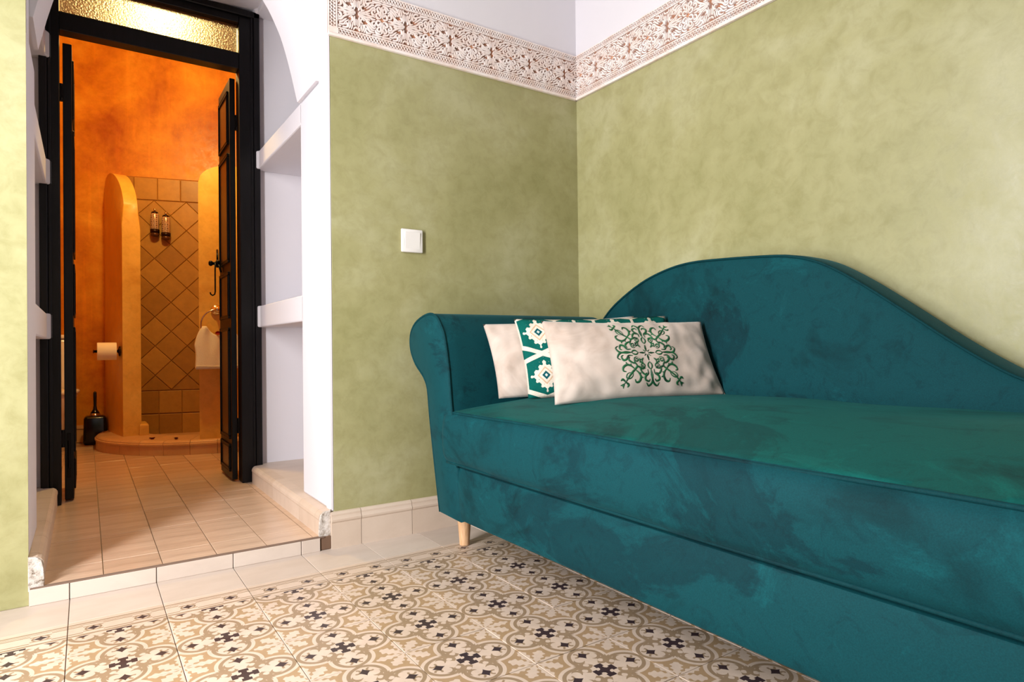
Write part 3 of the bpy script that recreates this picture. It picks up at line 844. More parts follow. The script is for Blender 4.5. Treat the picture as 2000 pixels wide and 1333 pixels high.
# tiled rear wall of the shower
tb = empty('wall_shower_tiles'); struct(tb, 'ochre wall tiles laid as diamonds inside the shower')
uL, uR = 0.20, 1.15
bm = bmesh.new(); A_, B__, C2, D2 = onwall(uL, 0, 0), onwall(uR, 0, 0), onwall(uR, 0, 0.008), onwall(uL, 0, 0.008)
prism(bm, [(A_.x, A_.y), (B__.x, B__.y), (C2.x, C2.y), (D2.x, D2.y)], 0.06, 1.842, 'z'); finish(bm, 'grout_bed', M_bgrout, tb)
uv0 = (Vector((-1.226, 2.92, 0)) - WP).dot(WU); DZ = 0.1005; DU = 0.0992
def poly_tile(pts2, parent):
    """pts2: (u,z) polygon on the rear wall"""
    c = (sum(p[0] for p in pts2)/len(pts2), sum(p[1] for p in pts2)/len(pts2))
    bm = bmesh.new(); lo = []; hi = []; mid = []
    for u_, z_ in pts2:
        du, dz = c[0]-u_, c[1]-z_; L = math.hypot(du, dz)
        lo.append(bm.verts.new(onwall(u_ + du/L*0.0022, z_ + dz/L*0.0022, 0.007)))
        mid.append(bm.verts.new(onwall(u_ + du/L*0.0022, z_ + dz/L*0.0022, 0.0115)))
        hi.append(bm.verts.new(onwall(u_ + du/L*0.0065, z_ + dz/L*0.0065, 0.0140)))
    bm.faces.new(hi)
    n = len(lo)
    for i in range(n):
        bm.faces.new((lo[i], lo[(i+1) % n], mid[(i+1) % n], mid[i])); bm.faces.new((mid[i], mid[(i+1) % n], hi[(i+1) % n], hi[i]))
    bmesh.ops.recalc_face_normals(bm, faces=bm.faces[:])
    return finish(bm, 'wall_tile', M_btile, parent)
ZA, ZB = 0.375, 1.682
for i in range(-5, 7):
    for j in range(-14, 6):
        if (i + j) % 2 == 0: continue
        cu, cz_ = uv0 + DU*i, 1.382 + DZ*j
        if cu < uL - .02 or cu > uR + .0 or cz_ < ZA - .005 or cz_ > ZB + .005: continue
        P = [(cu-DU, cz_), (cu, cz_-DZ), (cu+DU, cz_), (cu, cz_+DZ)]
        if cz_ < ZA + .02: P = [(cu-DU, ZA), (cu+DU, ZA), (cu, ZA+DZ)]
        elif cz_ > ZB - .02: P = [(cu-DU, ZB), (cu, ZB-DZ), (cu+DU, ZB)]
        poly_tile(P, tb)
for z0, z1 in ((1.685, 1.838), (0.215, 0.372), (0.065, 0.212)):
    for i in range(7):
        ua = uL + 0.142*i; poly_tile([(ua, z0), (ua+.142, z0), (ua+.142, z1), (ua, z1)], tb)

# ------------------------------------------------------------------ bathroom things
# pendant lamp above the door, seen only through the textured transom
pl = empty('pendant_lamp', (-1.41, 1.50, 2.9)); tag(pl, 'glowing pendant lamp behind the textured transom glass', 'lamp')
bm = bmesh.new(); lathe(bm, [(0.001, -0.555), (0.03, -0.545), (0.045, -0.52), (0.03, -0.49), (0.012, -0.47), (0.012, -0.455)], n=16); finish(bm, 'bulb', M_bulb, pl, True)
bm = bmesh.new(); lathe(bm, [(0.016, -0.455), (0.016, -0.42), (0.004, -0.41), (0.003, 0.0)], n=12); finish(bm, 'cord', M_iron, pl, True)

# toilet paper on a chrome holder
Lr = Vector((-1.556, 2.50, 0.648))
th = empty('toilet_paper_holder', (-1.543, 2.50, 0.648)); tag(th, 'dark metal paper holder fixed to the shower pier', 'holder')
bm = bmesh.new(); lathe(bm, [(0.030, -0.003), (0.030, -0.010), (0.012, -0.014), (0.008, -0.016), (0.008, -0.135), (0.011, -0.137), (0.011, -0.142)], n=18, axis='x'); finish(bm, 'holder_arm', M_chromed, th, True)
bm = bmesh.new(); lathe(bm, [(0.022, -0.022), (0.052, -0.022), (0.053, -0.025), (0.053, -0.118), (0.052, -0.121), (0.022, -0.121), (0.022, -0.022)], n=32, axis='x', cap=False)
tp = finish(bm, 'toilet_paper_roll', M_paper, None, True, loc=Vector((-1.543, 2.50, 0.648))); smooth_by_angle(tp)
tag(tp, 'white toilet paper roll on the holder beside the shower', 'toilet roll')
bm = bmesh.new(); lathe(bm, [(0.0205, -0.024), (0.0218, -0.024), (0.0218, -0.119), (0.0205, -0.119), (0.0205, -0.024)], n=24, axis='x', cap=False); finish(bm, 'cardboard_core', M_card, tp, True)

# toilet brush
tb_ = empty('toilet_brush', (-1.672, 2.90, ZP)); tag(tb_, 'black toilet brush standing in its square black holder', 'toilet brush')
bm = bmesh.new(); box(bm, (-0.066, -0.058, 0), (0.066, 0.058, 0.185), 0.02, 4)
for v in bm.verts:
    k = 1.0 - 0.10*max(0, (v.co.z-0.13)/0.055); v.co.x *= k; v.co.y *= k
smooth_by_angle(finish(bm, 'holder', M_blackpl, tb_))
bm = bmesh.new(); lathe(bm, [(0.030, 0.180), (0.032, 0.188), (0.026, 0.200), (0.016, 0.203)], n=24); finish(bm, 'metal_collar', M_chrome, tb_, True)
bm = bmesh.new(); lathe(bm, [(0.026, 0.200), (0.020, 0.212), (0.012, 0.225), (0.0085, 0.25), (0.010, 0.31), (0.0095, 0.335), (0.004, 0.342)], n=18); finish(bm, 'handle', M_blackpl, tb_, True)

# toilet, mostly hidden by the left door leaf
to = empty('toilet', (-1.933, 2.70, ZP)); tag(to, 'white porcelain toilet half hidden behind the left door leaf', 'toilet')
def oval(rx, ry, z, cy=0, n=28): return [Vector((rx*cos(2*pi*k/n), cy + ry*sin(2*pi*k/n), z)) for k in range(n)]
bm = bmesh.new(); rows = [[bm.verts.new(p) for p in oval(*a_)] for a_ in ((0.11, 0.15, 0.0, 0.02), (0.10, 0.14, 0.12, 0.02), (0.12, 0.17, 0.22, 0.0), (0.165, 0.21, 0.32, 0), (0.172, 0.215, 0.345, 0), (0.13, 0.17, 0.345, 0), (0.10, 0.13, 0.25, 0))]
for A, C_ in zip(rows, rows[1:]):
    for k in range(28): bm.faces.new((A[k], A[(k+1) % 28], C_[(k+1) % 28], C_[k]))
bm.faces.new(rows[0][::-1]); bm.faces.new(rows[-1]); bmesh.ops.recalc_face_normals(bm, faces=bm.faces[:]); finish(bm, 'bowl', M_porc, to, True)
bm = bmesh.new(); rows = [[bm.verts.new(p) for p in oval(*a_)] for a_ in ((0.172, 0.217, 0.346), (0.182, 0.227, 0.352), (0.182, 0.227, 0.364), (0.174, 0.219, 0.372), (0.05, 0.06, 0.378))]
for A, C_ in zip(rows, rows[1:]):
    for k in range(28): bm.faces.new((A[k], A[(k+1) % 28], C_[(k+1) % 28], C_[k]))
bm.faces.new(rows[0][::-1]); bm.faces.new(rows[-1]); bmesh.ops.recalc_face_normals(bm, faces=bm.faces[:]); finish(bm, 'seat_lid', M_porc, to, True)
bm = bmesh.new(); box(bm, (-0.19, 0.21, 0.30), (0.120, 0.36, 0.685), 0.02, 3); smooth_by_angle(finish(bm, 'cistern', M_porc, to))
bm = bmesh.new(); box(bm, (-0.195, 0.205, 0.687), (0.150, 0.365, 0.712), 0.008, 2); smooth_by_angle(finish(bm, 'cistern_lid', M_porc, to))

# two soap dispensers on the tiled wall
for n_, (u_, z_) in enumerate((((Vector((-1.312, 2.94, 0)) - WP).dot(WU), 1.535), ((Vector((-1.246, 2.925, 0)) - WP).dot(WU), 1.515))):
    c = onwall(u_, z_, 0.055)
    e = empty('soap_dispenser', c)
    tag(e, 'patterned glass soap dispenser on the shower tiles, nearer the pier' if n_ == 0 else 'amber patterned glass soap dispenser on the shower tiles, farther from the pier', 'soap dispenser', 'soap dispensers on the shower wall')
    bm = bmesh.new(); uvl = bm.loops.layers.uv.new('UVMap')
    N = 24; rows = []
    pr = [(0.0245, -0.060, 0.0), (0.0265, -0.054, 0.06), (0.0265, 0.040, 0.94), (0.023, 0.050, 1.0)]
    for r_, h_, _ in pr: rows.append([bm.verts.new((r_*cos(2*pi*k/N), r_*sin(2*pi*k/N), h_)) for k in range(N)])
    for ri in range(3):
        for k in range(N):
            f = bm.faces.new((rows[ri][k], rows[ri][(k+1) % N], rows[ri+1][(k+1) % N], rows[ri+1][k])); f.smooth = True
            for lp, (uu, vv) in zip(f.loops, ((k/N, pr[ri][2]), ((k+1)/N, pr[ri][2]), ((k+1)/N, pr[ri+1][2]), (k/N, pr[ri+1][2]))): lp[uvl].uv = (uu, vv)
    bm.faces.new(rows[0][::-1]); bm.faces.new(rows[-1])
    finish(bm, 'glass_bottle', M_amber, e)
    bm = bmesh.new(); lathe(bm, [(0.022, 0.049), (0.020, 0.060), (0.010, 0.064)], n=20); finish(bm, 'cap', M_dampf, e, True)
    bm = bmesh.new(); lathe(bm, [(0.007, 0.062), (0.007, 0.084), (0.003, 0.086)], n=12); finish(bm, 'pump', M_chrome, e, True)
    bm = bmesh.new(); lathe(bm, [(0.029, -0.082), (0.030, -0.060)], n=20); finish(bm, 'collar', M_dampf, e, True)
    bm = bmesh.new(); lathe(bm, [(0.020, -0.106), (0.026, -0.100), (0.026, -0.082)], n=20); finish(bm, 'glass_foot', M_amber, e, True)
    bm = bmesh.new(); q = -WN*0.0; box(bm, (-0.009, 0.0, -0.066), (0.009, 0.045, -0.05)); box(bm, (-0.005, 0.018, -0.05), (0.005, 0.03, 0.03)); finish(bm, 'wall_bracket', M_chromed, e)

# towel ring, towel and petals on the curved wall
ra = math.atan2(2.03-SCY, -1.078-SCX) ; rc = Vector((-1.082, 2.018, 0.885))
tr = empty('towel_ring', rc); tag(tr, 'chrome towel ring on the curved shower wall', 'towel ring')
bm = bmesh.new(); lathe(bm, [(0.030, 0.0), (0.030, -0.006), (0.024, -0.012), (0.012, -0.016), (0.010, -0.040), (0.015, -0.046), (0.013, -0.056), (0.004, -0.060)], n=24, axis='y'); finish(bm, 'rosette', M_chrome, tr, True)
bm = bmesh.new(); tube(bm, [(0.088*sin(2*pi*k/36), -0.046, -0.088 + 0.088*cos(2*pi*k/36)) for k in range(36)], 0.0045, 10, closed=True); finish(bm, 'ring', M_chrome, tr, True)
def towel():
    bm = bmesh.new(); nu, nv = 36, 34
    def pt(u, v, side):
        # u across -1..1, v 0 top .. 1 bottom
        w = 0.078 + 0.050*min(1, v*2.2)**0.8
        top = -0.098 - 0.055*(1-min(1, abs(u)*1.35)**1.6) * (1) + 0.0
        z = top + ( -0.345 - top)*v
        x = u*w + 0.012*v + 0.004*sin(7*v+3*u)
        y = -0.046 + side*(0.013 + 0.020*v*(0.6+0.4*cos(3*u))) + 0.007*sin(5*u+2*v)*v + (-0.006 if side < 0 else 0.002)*v
        if side < 0: y += 0.006*sin(11*u)*(1-v) 
        return Vector((x, y, z + (0.008 if side > 0 else 0)*v))
    F = [[bm.verts.new(pt(-1+2*i/nu, j/nv, -1)) for i in range(nu+1)] for j in range(nv+1)]
    G = [[bm.verts.new(pt(-1+2*i/nu, j/nv, 1)) for i in range(nu+1)] for j in range(nv+1)]
    for R_, rev in ((F, 0), (G, 1)):
        for j in range(nv):
            for i in range(nu):
                f = (R_[j][i], R_[j][i+1], R_[j+1][i+1], R_[j+1][i]); bm.faces.new(f if rev else f[::-1])
    for i in range(nu):
        bm.faces.new((F[0][i], F[0][i+1], G[0][i+1], G[0][i])); bm.faces.new((F[nv][i], G[nv][i], G[nv][i+1], F[nv][i+1]))
    for j in range(nv):
        bm.faces.new((F[j][0], G[j][0], G[j+1][0], F[j+1][0])); bm.faces.new((F[j][nu], F[j+1][nu], G[j+1][nu], G[j][nu]))
    bmesh.ops.recalc_face_normals(bm, faces=bm.faces[:])
    return bm, pt
bm, tpt = towel()
tw = finish(bm, 'hand_towel', M_towel, None, True, loc=rc); tag(tw, 'white hand towel draped through the chrome ring', 'towel')
bm = bmesh.new(); tube(bm, [tpt(-1+2*i/30, 0.93, -1) + Vector((0, -0.0015, 0)) for i in range(31)], 0.0022, 6)
tube(bm, [tpt(-1+2*i/30, 0.955, -1) + Vector((0, -0.0015, 0)) for i in range(31)], 0.0016, 6); finish(bm, 'woven_band', M_towel, tw, True)
def petal(loc, r, m, label, rot=(0, 0, 0), group=None):
    bm = bmesh.new(); N = 14; rings = [[bm.verts.new((0, 0, 0))]]
    for j in (1, 2, 3):
        rings.append([bm.verts.new((r*j/3*cos(2*pi*k/N)*(1.0 + .12*sin(k*2.0)), r*j/3*sin(2*pi*k/N)*0.8, 0.5*r*(j/3)**2 + 0.08*r*sin(3*2*pi*k/N))) for k in range(N)])
    for k in range(N):
        bm.faces.new((rings[0][0], rings[1][k], rings[1][(k+1) % N]))
        for j in (1, 2): bm.faces.new((rings[j][k], rings[j+1][k], rings[j+1][(k+1) % N], rings[j][(k+1) % N]))
    bmesh.ops.solidify(bm, geom=bm.faces[:], thickness=0.0014)
    o = finish(bm, 'rose_petal', m, None, True, loc=loc); o.rotation_euler = rot
    return tag(o, label, 'petal', group)
petal(rc + Vector((-0.001, -0.058, -0.138)), 0.0135, M_red, 'bright red rose petal tucked into the top of the towel', (1.4, 0, 0))
def shelfp(px_x, px_y): pass
for (x, y), lab in zip(((-1.400, 2.215), (-1.285, 2.125), (-1.130, 2.075)), ('dark red petal on the shower curb, beside the pier foot', 'dark red petal on the shower curb, middle of the three', 'dark red petal on the shower curb, nearest the towel wall')):
    petal((x, y, 0.1305), 0.015, M_dred, lab, (0.1, 0, x*9), 'rose petals on the shower curb')

# ------------------------------------------------------------------ light switch
sw = empty('light_switch', (-0.765, 0, 1.027)); tag(sw, 'white square rocker light switch on the green wall', 'light switch')
bm = bmesh.new(); box(bm, (-0.041, -0.010, -0.041), (0.041, 0, 0.041), 0.004, 3); smooth_by_angle(finish(bm, 'cover_plate', M_switch, sw), 0.9)
bm = bmesh.new(); box(bm, (-0.030, -0.0135, -0.030), (0.030, -0.008, 0.030), 0.002, 2)
for v in bm.verts:
    if v.co.y < -0.011: v.co.y += 0.0035*(0.03 - v.co.z)/0.06
finish(bm, 'rocker', M_switch, sw)

# ------------------------------------------------------------------ chaise sofa
SX, SB, SY1 = -0.785, -0.13, -2.32     # front plane, back of the seat, near end
sf = empty('chaise_sofa', (-0.45, -1.2, 0)); tag(sf, 'teal velvet chaise sofa with one rolled arm and a curved backrest', 'sofa')
def fin(bm, name, m, smooth=True, ang=0.8):
    o = finish(bm, name, m); o.parent = sf; o.location = -Vector(sf.location)
    if smooth: smooth_by_angle(o, ang)
    return o
def nz(p, s, a): return noise.noise(Vector(p)*s)*a
# plinth
bm = bmesh.new()
prof = [(SB, 0.125), (SX+0.02, 0.125), (SX+0.004, 0.128), (SX, 0.136), (SX-0.003, 0.17), (SX-0.004, 0.22), (SX-0.002, 0.262), (SX+0.004, 0.282), (SX+0.02, 0.288), (SB, 0.288)]
ny = 90; rows = []
for j in range(ny+1):
    y = -0.352 + (SY1+0.352)*j/ny
    e_ = min(j, ny-j)/1.5; k = 0.006*(1-min(1, e_))
    rows.append([bm.verts.new((x + (k if x < -0.7 else 0) + (nz((x, y, z), 3.0, 0.004) if x < -0.7 else 0), y + (0.018*max(0, (0.22-z)/0.1)**1.5*-1 if j == 0 else 0), z)) for x, z in prof])
for A, C_ in zip(rows, rows[1:]):
    for k in range(len(prof)): bm.faces.new((A[k], A[(k+1) % len(prof)], C_[(k+1) % len(prof)], C_[k]))
bm.faces.new(rows[0]); bm.faces.new(rows[-1][::-1]); bmesh.ops.recalc_face_normals(bm, faces=bm.faces[:])
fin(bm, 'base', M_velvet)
# seat cushion
def seat_z(x, y):
    t = (x - SX)/(SB - SX); t = max(0, min(1, t))
    e_ = min(1, max(0, (-0.27 - y)/0.20)); e_ = sin(e_*pi/2)
    return 0.452 + (0.052*sin(min(1, t*1.5)*pi/2))*(0.25+0.75*e_) + nz((x*1.2, y, 0), 4.0, 0.005)*t
bm = bmesh.new(); ny = 110; rows = []
front = [(SX+0.06, 0.290), (SX+0.010, 0.291), (SX-0.004, 0.296), (SX-0.013, 0.315), (SX-0.018, 0.345), (SX-0.019, 0.385), (SX-0.015, 0.420), (SX-0.008, 0.438), (SX+0.001, 0.445)]
for j in range(ny+1):
    y = -0.262 + (SY1+0.262)*j/ny
    e0 = (-0.262 - y); e1 = (y - SY1)
    er = min(e0, e1); rr_ = 0.035
    ins = 0 if er > rr_ else rr_ - sqrt(max(0, rr_**2 - (rr_-er)**2))
    row = []
    for x, z in front:
        row.append(bm.verts.new((x + ins*0.8 + nz((x, y, z), 3.5, 0.006), y, z + (nz((0, y, z), 6, 0.003)))))
    for k in range(15):
        t = (k/14)**1.25; x = SX + 0.006 + (SB - SX - 0.006)*t
        row.append(bm.verts.new((x + ins*0.8*(1-t), y, seat_z(x, y) - ins*0.5)))
    row.append(bm.verts.new((SB, y, 0.29)))
    rows.append(row)
for A, C_ in zip(rows, rows[1:]):
    n = len(A)
    for k in range(n):
        f = bm.faces.new((A[k], A[(k+1) % n], C_[(k+1) % n], C_[k]))
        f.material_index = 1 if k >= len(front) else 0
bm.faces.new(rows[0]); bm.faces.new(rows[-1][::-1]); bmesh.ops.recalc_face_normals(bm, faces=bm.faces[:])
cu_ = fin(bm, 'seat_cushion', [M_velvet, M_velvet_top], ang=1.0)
def pipe(name, pts, r=0.0035):
    bm = bmesh.new(); tube(bm, pts, r, 8); o = finish(bm, name, M_pipe, None, True); return o
def sub(o, par):
    o.parent = par; o.location = (0, 0, 0); return o
sub(pipe('piping', [(SX+0.004 + (0.020*max(0, 1-(-0.262-(-0.268-(SY1*-1-0.275)*k/80*1.0)*1)/0.03) if k < 2 else 0), -0.270 + (SY1+0.28)*k/80, 0.4485 + nz((0, k*.05, 0), 2, .002)) for k in range(81)], 0.0042), cu_)
sub(pipe('piping', [(SX-0.001 + nz((1, k*.05, 0), 2, .002), -0.290 + (SY1+0.30)*k/80, 0.2935) for k in range(81)], 0.0042), cu_)
# arm: scroll outline in (y, z)
outl = [(-0.235, 0.126), (-0.193, 0.316), (-0.170, 0.430), (-0.156, 0.514), (-0.134, 0.547), (-0.111, 0.565), (-0.068, 0.594), (-0.036, 0.632), (-0.025, 0.668), (-0.034, 0.705), (-0.068, 0.735),
        (-0.125, 0.755), (-0.180, 0.762), (-0.226, 0.750), (-0.259, 0.716), (-0.280, 0.681), (-0.304, 0.585), (-0.319, 0.475), (-0.340, 0.370), (-0.353, 0.285), (-0.362, 0.20), (-0.387, 0.1265)]
dense = [tuple(v) for v in bez(outl, 3)]
bm = bmesh.new(); rows = []
XB = -0.045
stations = [(SX+0.006, 0.012), (SX+0.001, 0.006), (SX, 0.0) ]
cy, cz0 = -0.20, 0.5
xs_ = [SX-0.003, SX, SX+0.003, SX+0.008] + [SX+0.008 + (XB-0.05-SX-0.008)*k/16 for k in range(1, 17)] + [XB-0.03, XB-0.012, XB]
def inset(pts, d):
    out = []
    n = len(pts)
    for i in range(n):
        a = Vector(pts[i-1]) if i else Vector(pts[0]); b = Vector(pts[(i+1) % n]) if i < n-1 else Vector(pts[-1])
        t = (b-a); t = t.normalized() if t.length > 1e-9 else Vector((0, 1)); nn = Vector((t.y, -t.x))
        # outline runs clockwise seen from -x: inside is on the right-hand side
        out.append((pts[i][0] + (-nn.x)*-d*(-1), pts[i][1] + (-nn.y)*-d*(-1)))
    return out
def shrink(pts, d):
    res = []
    for i, p in enumerate(pts):
        a = Vector(pts[max(i-1, 0)]); b = Vector(pts[min(i+1, len(pts)-1)]); t = (b-a).normalized()
        nn = Vector((t.y, -t.x))
        q1 = Vector(p) + nn*d
        # pick side nearer the spine (y ~ -0.2 .. ) using centroid of local width
        spine = Vector((-0.15, 0.66)) if p[1] > 0.57 else Vector((-0.245, p[1]))
        if (q1-spine).length > (Vector(p)-spine).length: q1 = Vector(p) - nn*d
        res.append((q1.x, q1.y))
    return res
for x in xs_:
    d = 0.0
    if x < SX+0.008: d = 0.008*(1 - (x-(SX-0.003))/0.011)**2
    if x > XB-0.05: d = 0.0 + 0.055*((x-(XB-0.05))/0.05)**2
    pts = shrink(dense, d)
    rows.append([bm.verts.new((x, y, z)) for y, z in pts])
n = len(dense)
for A, C_ in zip(rows, rows[1:]):
    for k in range(n): bm.faces.new((A[k], A[(k+1) % n], C_[(k+1) % n], C_[k]))
f0 = bm.faces.new(rows[0]); f1_ = bm.faces.new(rows[-1][::-1])
bmesh.ops.recalc_face_normals(bm, faces=bm.faces[:])
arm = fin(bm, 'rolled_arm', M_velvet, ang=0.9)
pp = shrink(dense, 0.001)
sub(pipe('piping', [(SX+0.001, y, z) for y, z in pp[:-6]], 0.0042), arm)
# backrest
outb = [(-0.10, 0.30), (-0.10, 0.45), (-0.14, 0.55), (-0.20, 0.66), (-0.275, 0.733), (-0.353, 0.799), (-0.482, 0.866), (-0.599, 0.901), (-0.706, 0.914), (-0.841, 0.910), (-0.978, 0.901), (-1.040, 0.893), (-1.099, 0.877), (-1.154, 0.852), (-1.231, 0.803), (-1.325, 0.734), (-1.42, 0.662), (-1.496, 0.610), (-1.558, 0.576), (-1.65, 0.545), (-1.80, 0.528), (-2.05, 0.520), (SY1, 0.518)]
db = [tuple(v) for v in bez(outb, 5)]
bm = bmesh.new(); rows = []
for (y, z) in db:
    row = []
    zt = z
    for (x, dz) in ((-0.012, 0.0), (-0.012, -0.012), ):
        pass
    sect = [(-0.012, 0.28), (-0.012, zt-0.014), (-0.018, zt-0.004), (-0.035, zt+0.001), (-0.075, zt+0.002), (-0.112, zt+0.001), (-0.126, zt-0.003), (-0.132, zt-0.013)]
    for k in range(1, 9):
        t = k/8; zz = (zt-0.013)*(1-t) + 0.28*t
        sect.append((-0.132 - 0.012*sin(t*pi*0.5) - 0.006*sin(t*pi), zz))
    rows.append([bm.verts.new((x, y, z2)) for x, z2 in sect])
for A, C_ in zip(rows, rows[1:]):
    m_ = len(A)
    for k in range(m_):
        try: bm.faces.new((A[k], A[(k+1) % m_], C_[(k+1) % m_], C_[k]))
        except ValueError: pass
bm.faces.new(rows[0]); bm.faces.new(rows[-1][::-1]); bmesh.ops.remove_doubles(bm, verts=bm.verts[:], dist=1e-5); bmesh.ops.recalc_face_normals(bm, faces=bm.faces[:])
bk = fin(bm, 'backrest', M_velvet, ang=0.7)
sub(pipe('piping', [(-0.130, y, z-0.004) for y, z in db[10:]], 0.0035), bk)
for x, y in ((-0.690, -0.225), (-0.690, -2.16), (-0.13, -0.225), (-0.13, -2.16)):
    bm = bmesh.new(); lathe(bm, [(0.013, 0.0), (0.0165, 0.002), (0.0175, 0.02), (0.0255, 0.128)], (x, y, 0), 24)
    fin(bm, 'leg', M_oak, ang=0.7)

# ------------------------------------------------------------------ cushions
def cushion(name, TL, TR, BR, BL, thick, m, nu=56, nv=34, seed=0.0, wr_=0.010):
    TL, TR, BR, BL = map(Vector, (TL, TR, BR, BL))
    cN = ((TR-TL).cross(BL-TL)).normalized()          # towards the viewer side after check
    if cN.dot(Vector((-1.72, -2.05, 0.65)) - TL) < 0: cN = -cN
    Wm, Hm = (TR-TL).length, (TL-BL).length
    def surf(u, v, side):
        """u,v in 0..1, v=0 bottom"""
        p = (BL*(1-u) + BR*u)*(1-v) + (TL*(1-u) + TR*u)*v
        a, b = 2*u-1, 2*v-1
        # edges bow inwards a little, corners stay
        pin = 0.035
        ctr = (TL+TR+BR+BL)/4
        k = pin*((1-a*a)*abs(b)**3*Hm*0.9*(-1 if b > 0 else 1))
        p = p + (TL-BL).normalized()*k*0.8
        k2 = pin*((1-b*b)*abs(a)**3*Hm*(-1 if a > 0 else 1))
        p = p + (TR-TL).normalized()*k2
        h = ((1-abs(a)**2.6)*(1-abs(b)**2.4))**0.62
        wv = noise.noise(Vector((a*3.2+seed, b*2.4, side)))*wr_ + noise.noise(Vector((a*9+seed, b*3.0, 3)))*wr_*0.9*(abs(a)**2+abs(b)**2)*0.7
        wv += wr_*0.55*sin(26*(u*0.6+v)+seed)*max(0, 1-abs(v)*3.2)*min(1, 6*v)*abs(a)
        return p + cN*side*(h*thick*0.5 + wv*min(1, h*2.2))
    bm = bmesh.new(); uvl = bm.loops.layers.uv.new('UVMap')
    F = [[bm.verts.new(surf(i/nu, j/nv, 1)) for i in range(nu+1)] for j in range(nv+1)]
    G = [[F[j][i] if i in (0, nu) or j in (0, nv) else bm.verts.new(surf(i/nu, j/nv, -1)) for i in range(nu+1)] for j in range(nv+1)]
    for R_ in (F, G):
        for j in range(nv):
            for i in range(nu):
                f = bm.faces.new((R_[j][i], R_[j][i+1], R_[j+1][i+1], R_[j+1][i]))
                for lp, (uu, vv) in zip(f.loops, ((i, j), (i+1, j), (i+1, j+1), (i, j+1))): lp[uvl].uv = (uu/nu*Wm, vv/nv*Hm)
    bmesh.ops.recalc_face_normals(bm, faces=bm.faces[:])
    o = finish(bm, name, m, None, True)
    return o, surf, cN, Wm, Hm
c3, s3, _, _, _ = cushion('cushion', (-0.655, -0.298, 0.724), (-0.200, -0.520, 0.748), (-0.225, -0.590, 0.490), (-0.640, -0.365, 0.487), 0.080, M_beige, seed=2.0)
tag(c3, 'plain beige velvet cushion at the back, beside the rolled arm', 'cushion', 'cushions on the chaise sofa')
c2, s2_, n2, W2, H2 = cushion('cushion', (-0.600, -0.395, 0.738), (-0.155, -0.617, 0.745), (-0.195, -0.715, 0.49), (-0.590, -0.455, 0.489), 0.095, M_ikat, seed=5.0)
tag(c2, 'green and cream ikat patterned cushion between the two beige ones', 'cushion', 'cushions on the chaise sofa')
c1, s1, n1, W1, H1 = cushion('cushion', (-0.600, -0.540, 0.726), (-0.160, -0.765, 0.721), (-0.150, -0.845, 0.500), (-0.630, -0.640, 0.486), 0.110, M_beige, 64, 38, seed=9.0)
tag(c1, 'beige velvet lumbar cushion in front with green scroll embroidery', 'cushion', 'cushions on the chaise sofa')
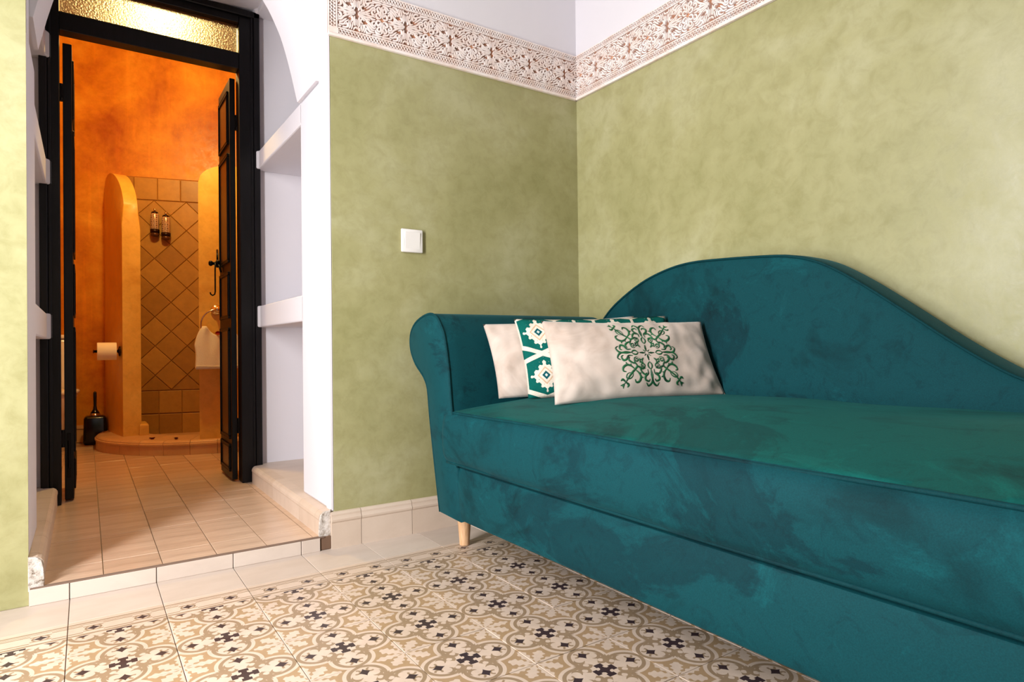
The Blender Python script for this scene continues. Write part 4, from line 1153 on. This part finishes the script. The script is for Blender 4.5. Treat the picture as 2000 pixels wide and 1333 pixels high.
# embroidery: strokes laid on the surface of the front cushion
def embroidery():
    bm = bmesh.new()
    cu, cv = 0.555, 0.50; HW, HH = 0.092/W1, 0.106/H1
    q = []
    # quarter strokes on a unit square (x right, y up), mirrored four ways
    q += [([(0.04, 0.04), (0.10, 0.10)], 2.0), ([(0.05, 0.0), (0.14, 0.0), (0.24, 0.0)], 3.2), ([(0.0, 0.05), (0.0, 0.14), (0.0, 0.24)], 3.2)]
    q += [([(0.17, 0.17), (0.24, 0.22), (0.22, 0.31), (0.30, 0.29), (0.31, 0.20), (0.22, 0.24), (0.17, 0.17)], 3.4)]
    q += [(spiral(0.40, 0.22, 0.085, 0.015, -2.4, 1.4), 2.2), (spiral(0.22, 0.40, 0.085, 0.015, 0.8, -1.4), 2.2)]
    q += [(bez([(0.46, 0.16), (0.48, 0.28), (0.42, 0.40), (0.50, 0.50), (0.60, 0.58), (0.72, 0.70), (0.84, 0.84), (0.95, 0.95)], 5), 3.0)]
    q += [(bez([(0.16, 0.46), (0.28, 0.48), (0.40, 0.42), (0.50, 0.50)], 5), 3.0)]
    q += [(bez([(0.50, 0.50), (0.60, 0.40), (0.72, 0.36), (0.84, 0.42), (0.86, 0.52), (0.78, 0.55)], 5), 3.4)]
    q += [(bez([(0.50, 0.50), (0.40, 0.60), (0.36, 0.72), (0.42, 0.84), (0.52, 0.86), (0.55, 0.78)], 5), 3.4)]
    q += [(bez([(0.66, 0.58), (0.76, 0.62), (0.80, 0.72), (0.72, 0.76), (0.62, 0.70), (0.58, 0.60)], 5), 2.0)]
    q += [(bez([(0.84, 0.84), (0.92, 0.76), (0.98, 0.80)], 5), 3.2), (bez([(0.84, 0.84), (0.76, 0.92), (0.80, 0.98)], 5), 3.2), ([(0.90, 0.90), (1.0, 0.92)], 3.0), ([(0.90, 0.90), (0.92, 1.0)], 3.0)]
    q += [(bez([(0.28, 0.0), (0.36, 0.06), (0.44, 0.05), (0.50, 0.0)], 5), 2.4), (bez([(0.0, 0.28), (0.06, 0.36), (0.05, 0.44), (0.0, 0.50)], 5), 2.4)]
    q += [(bez([(0.50, 0.10), (0.62, 0.10), (0.70, 0.20), (0.80, 0.22), (0.84, 0.12), (0.78, 0.08)], 5), 3.2), (bez([(0.10, 0.50), (0.10, 0.62), (0.20, 0.70), (0.22, 0.80), (0.12, 0.84), (0.08, 0.78)], 5), 3.2)]
    q += [(bez([(0.50, 0.0), (0.66, 0.02), (0.80, 0.0), (0.90, 0.04), (0.96, 0.14), (0.88, 0.20)], 5), 3.0), (bez([(0.0, 0.50), (0.02, 0.66), (0.0, 0.80), (0.04, 0.90), (0.14, 0.96), (0.20, 0.88)], 5), 3.0)]
    q += [(bez([(0.44, 0.34), (0.56, 0.30), (0.64, 0.22), (0.60, 0.14)], 5), 3.0), (bez([(0.34, 0.44), (0.30, 0.56), (0.22, 0.64), (0.14, 0.60)], 5), 3.0)]
    q += [([(0.46, 0.30), (0.52, 0.34)], 3.6), ([(0.30, 0.46), (0.34, 0.52)], 3.6), ([(0.72, 0.36), (0.74, 0.28)], 3.4), ([(0.36, 0.72), (0.28, 0.74)], 3.4), ([(0.62, 0.40), (0.60, 0.33)], 3.2), ([(0.40, 0.62), (0.33, 0.60)], 3.2)]
    for pts, w in q:
        for sx in (1, -1):
            for sy in (1, -1):
                n = len(pts); prev = None
                P = [(p[0]*sx, p[1]*sy) for p in pts]
                rows = []
                for i in range(n):
                    a = Vector(P[max(i-1, 0)][:2]); b = Vector(P[min(i+1, n-1)][:2]); t = (b-a)
                    if t.length < 1e-9: t = Vector((1, 0))
                    t.normalize(); nn = Vector((-t.y, t.x))
                    k = (0.35 + 0.65*sin(pi*i/(n-1))) if n > 2 else (1.0 if i == 0 else 0.3)
                    hw = w*0.0098*k
                    r3 = []
                    for sg in (-1, 0, 1):
                        x, y = P[i][0] + nn.x*hw*sg, P[i][1] + nn.y*hw*sg
                        r3.append(bm.verts.new(s1(cu + x*HW, cv + y*HH, 1) + n1*(0.0007 + (0.0012 if sg == 0 else 0))))
                    rows.append(r3)
                for A, C_ in zip(rows, rows[1:]):
                    bm.faces.new((A[0], A[1], C_[1], C_[0])); bm.faces.new((A[1], A[2], C_[2], C_[1]))
    return bm
o = finish(embroidery(), 'embroidery', M_thread, c1); o['label'] = 'dark green scroll embroidery'
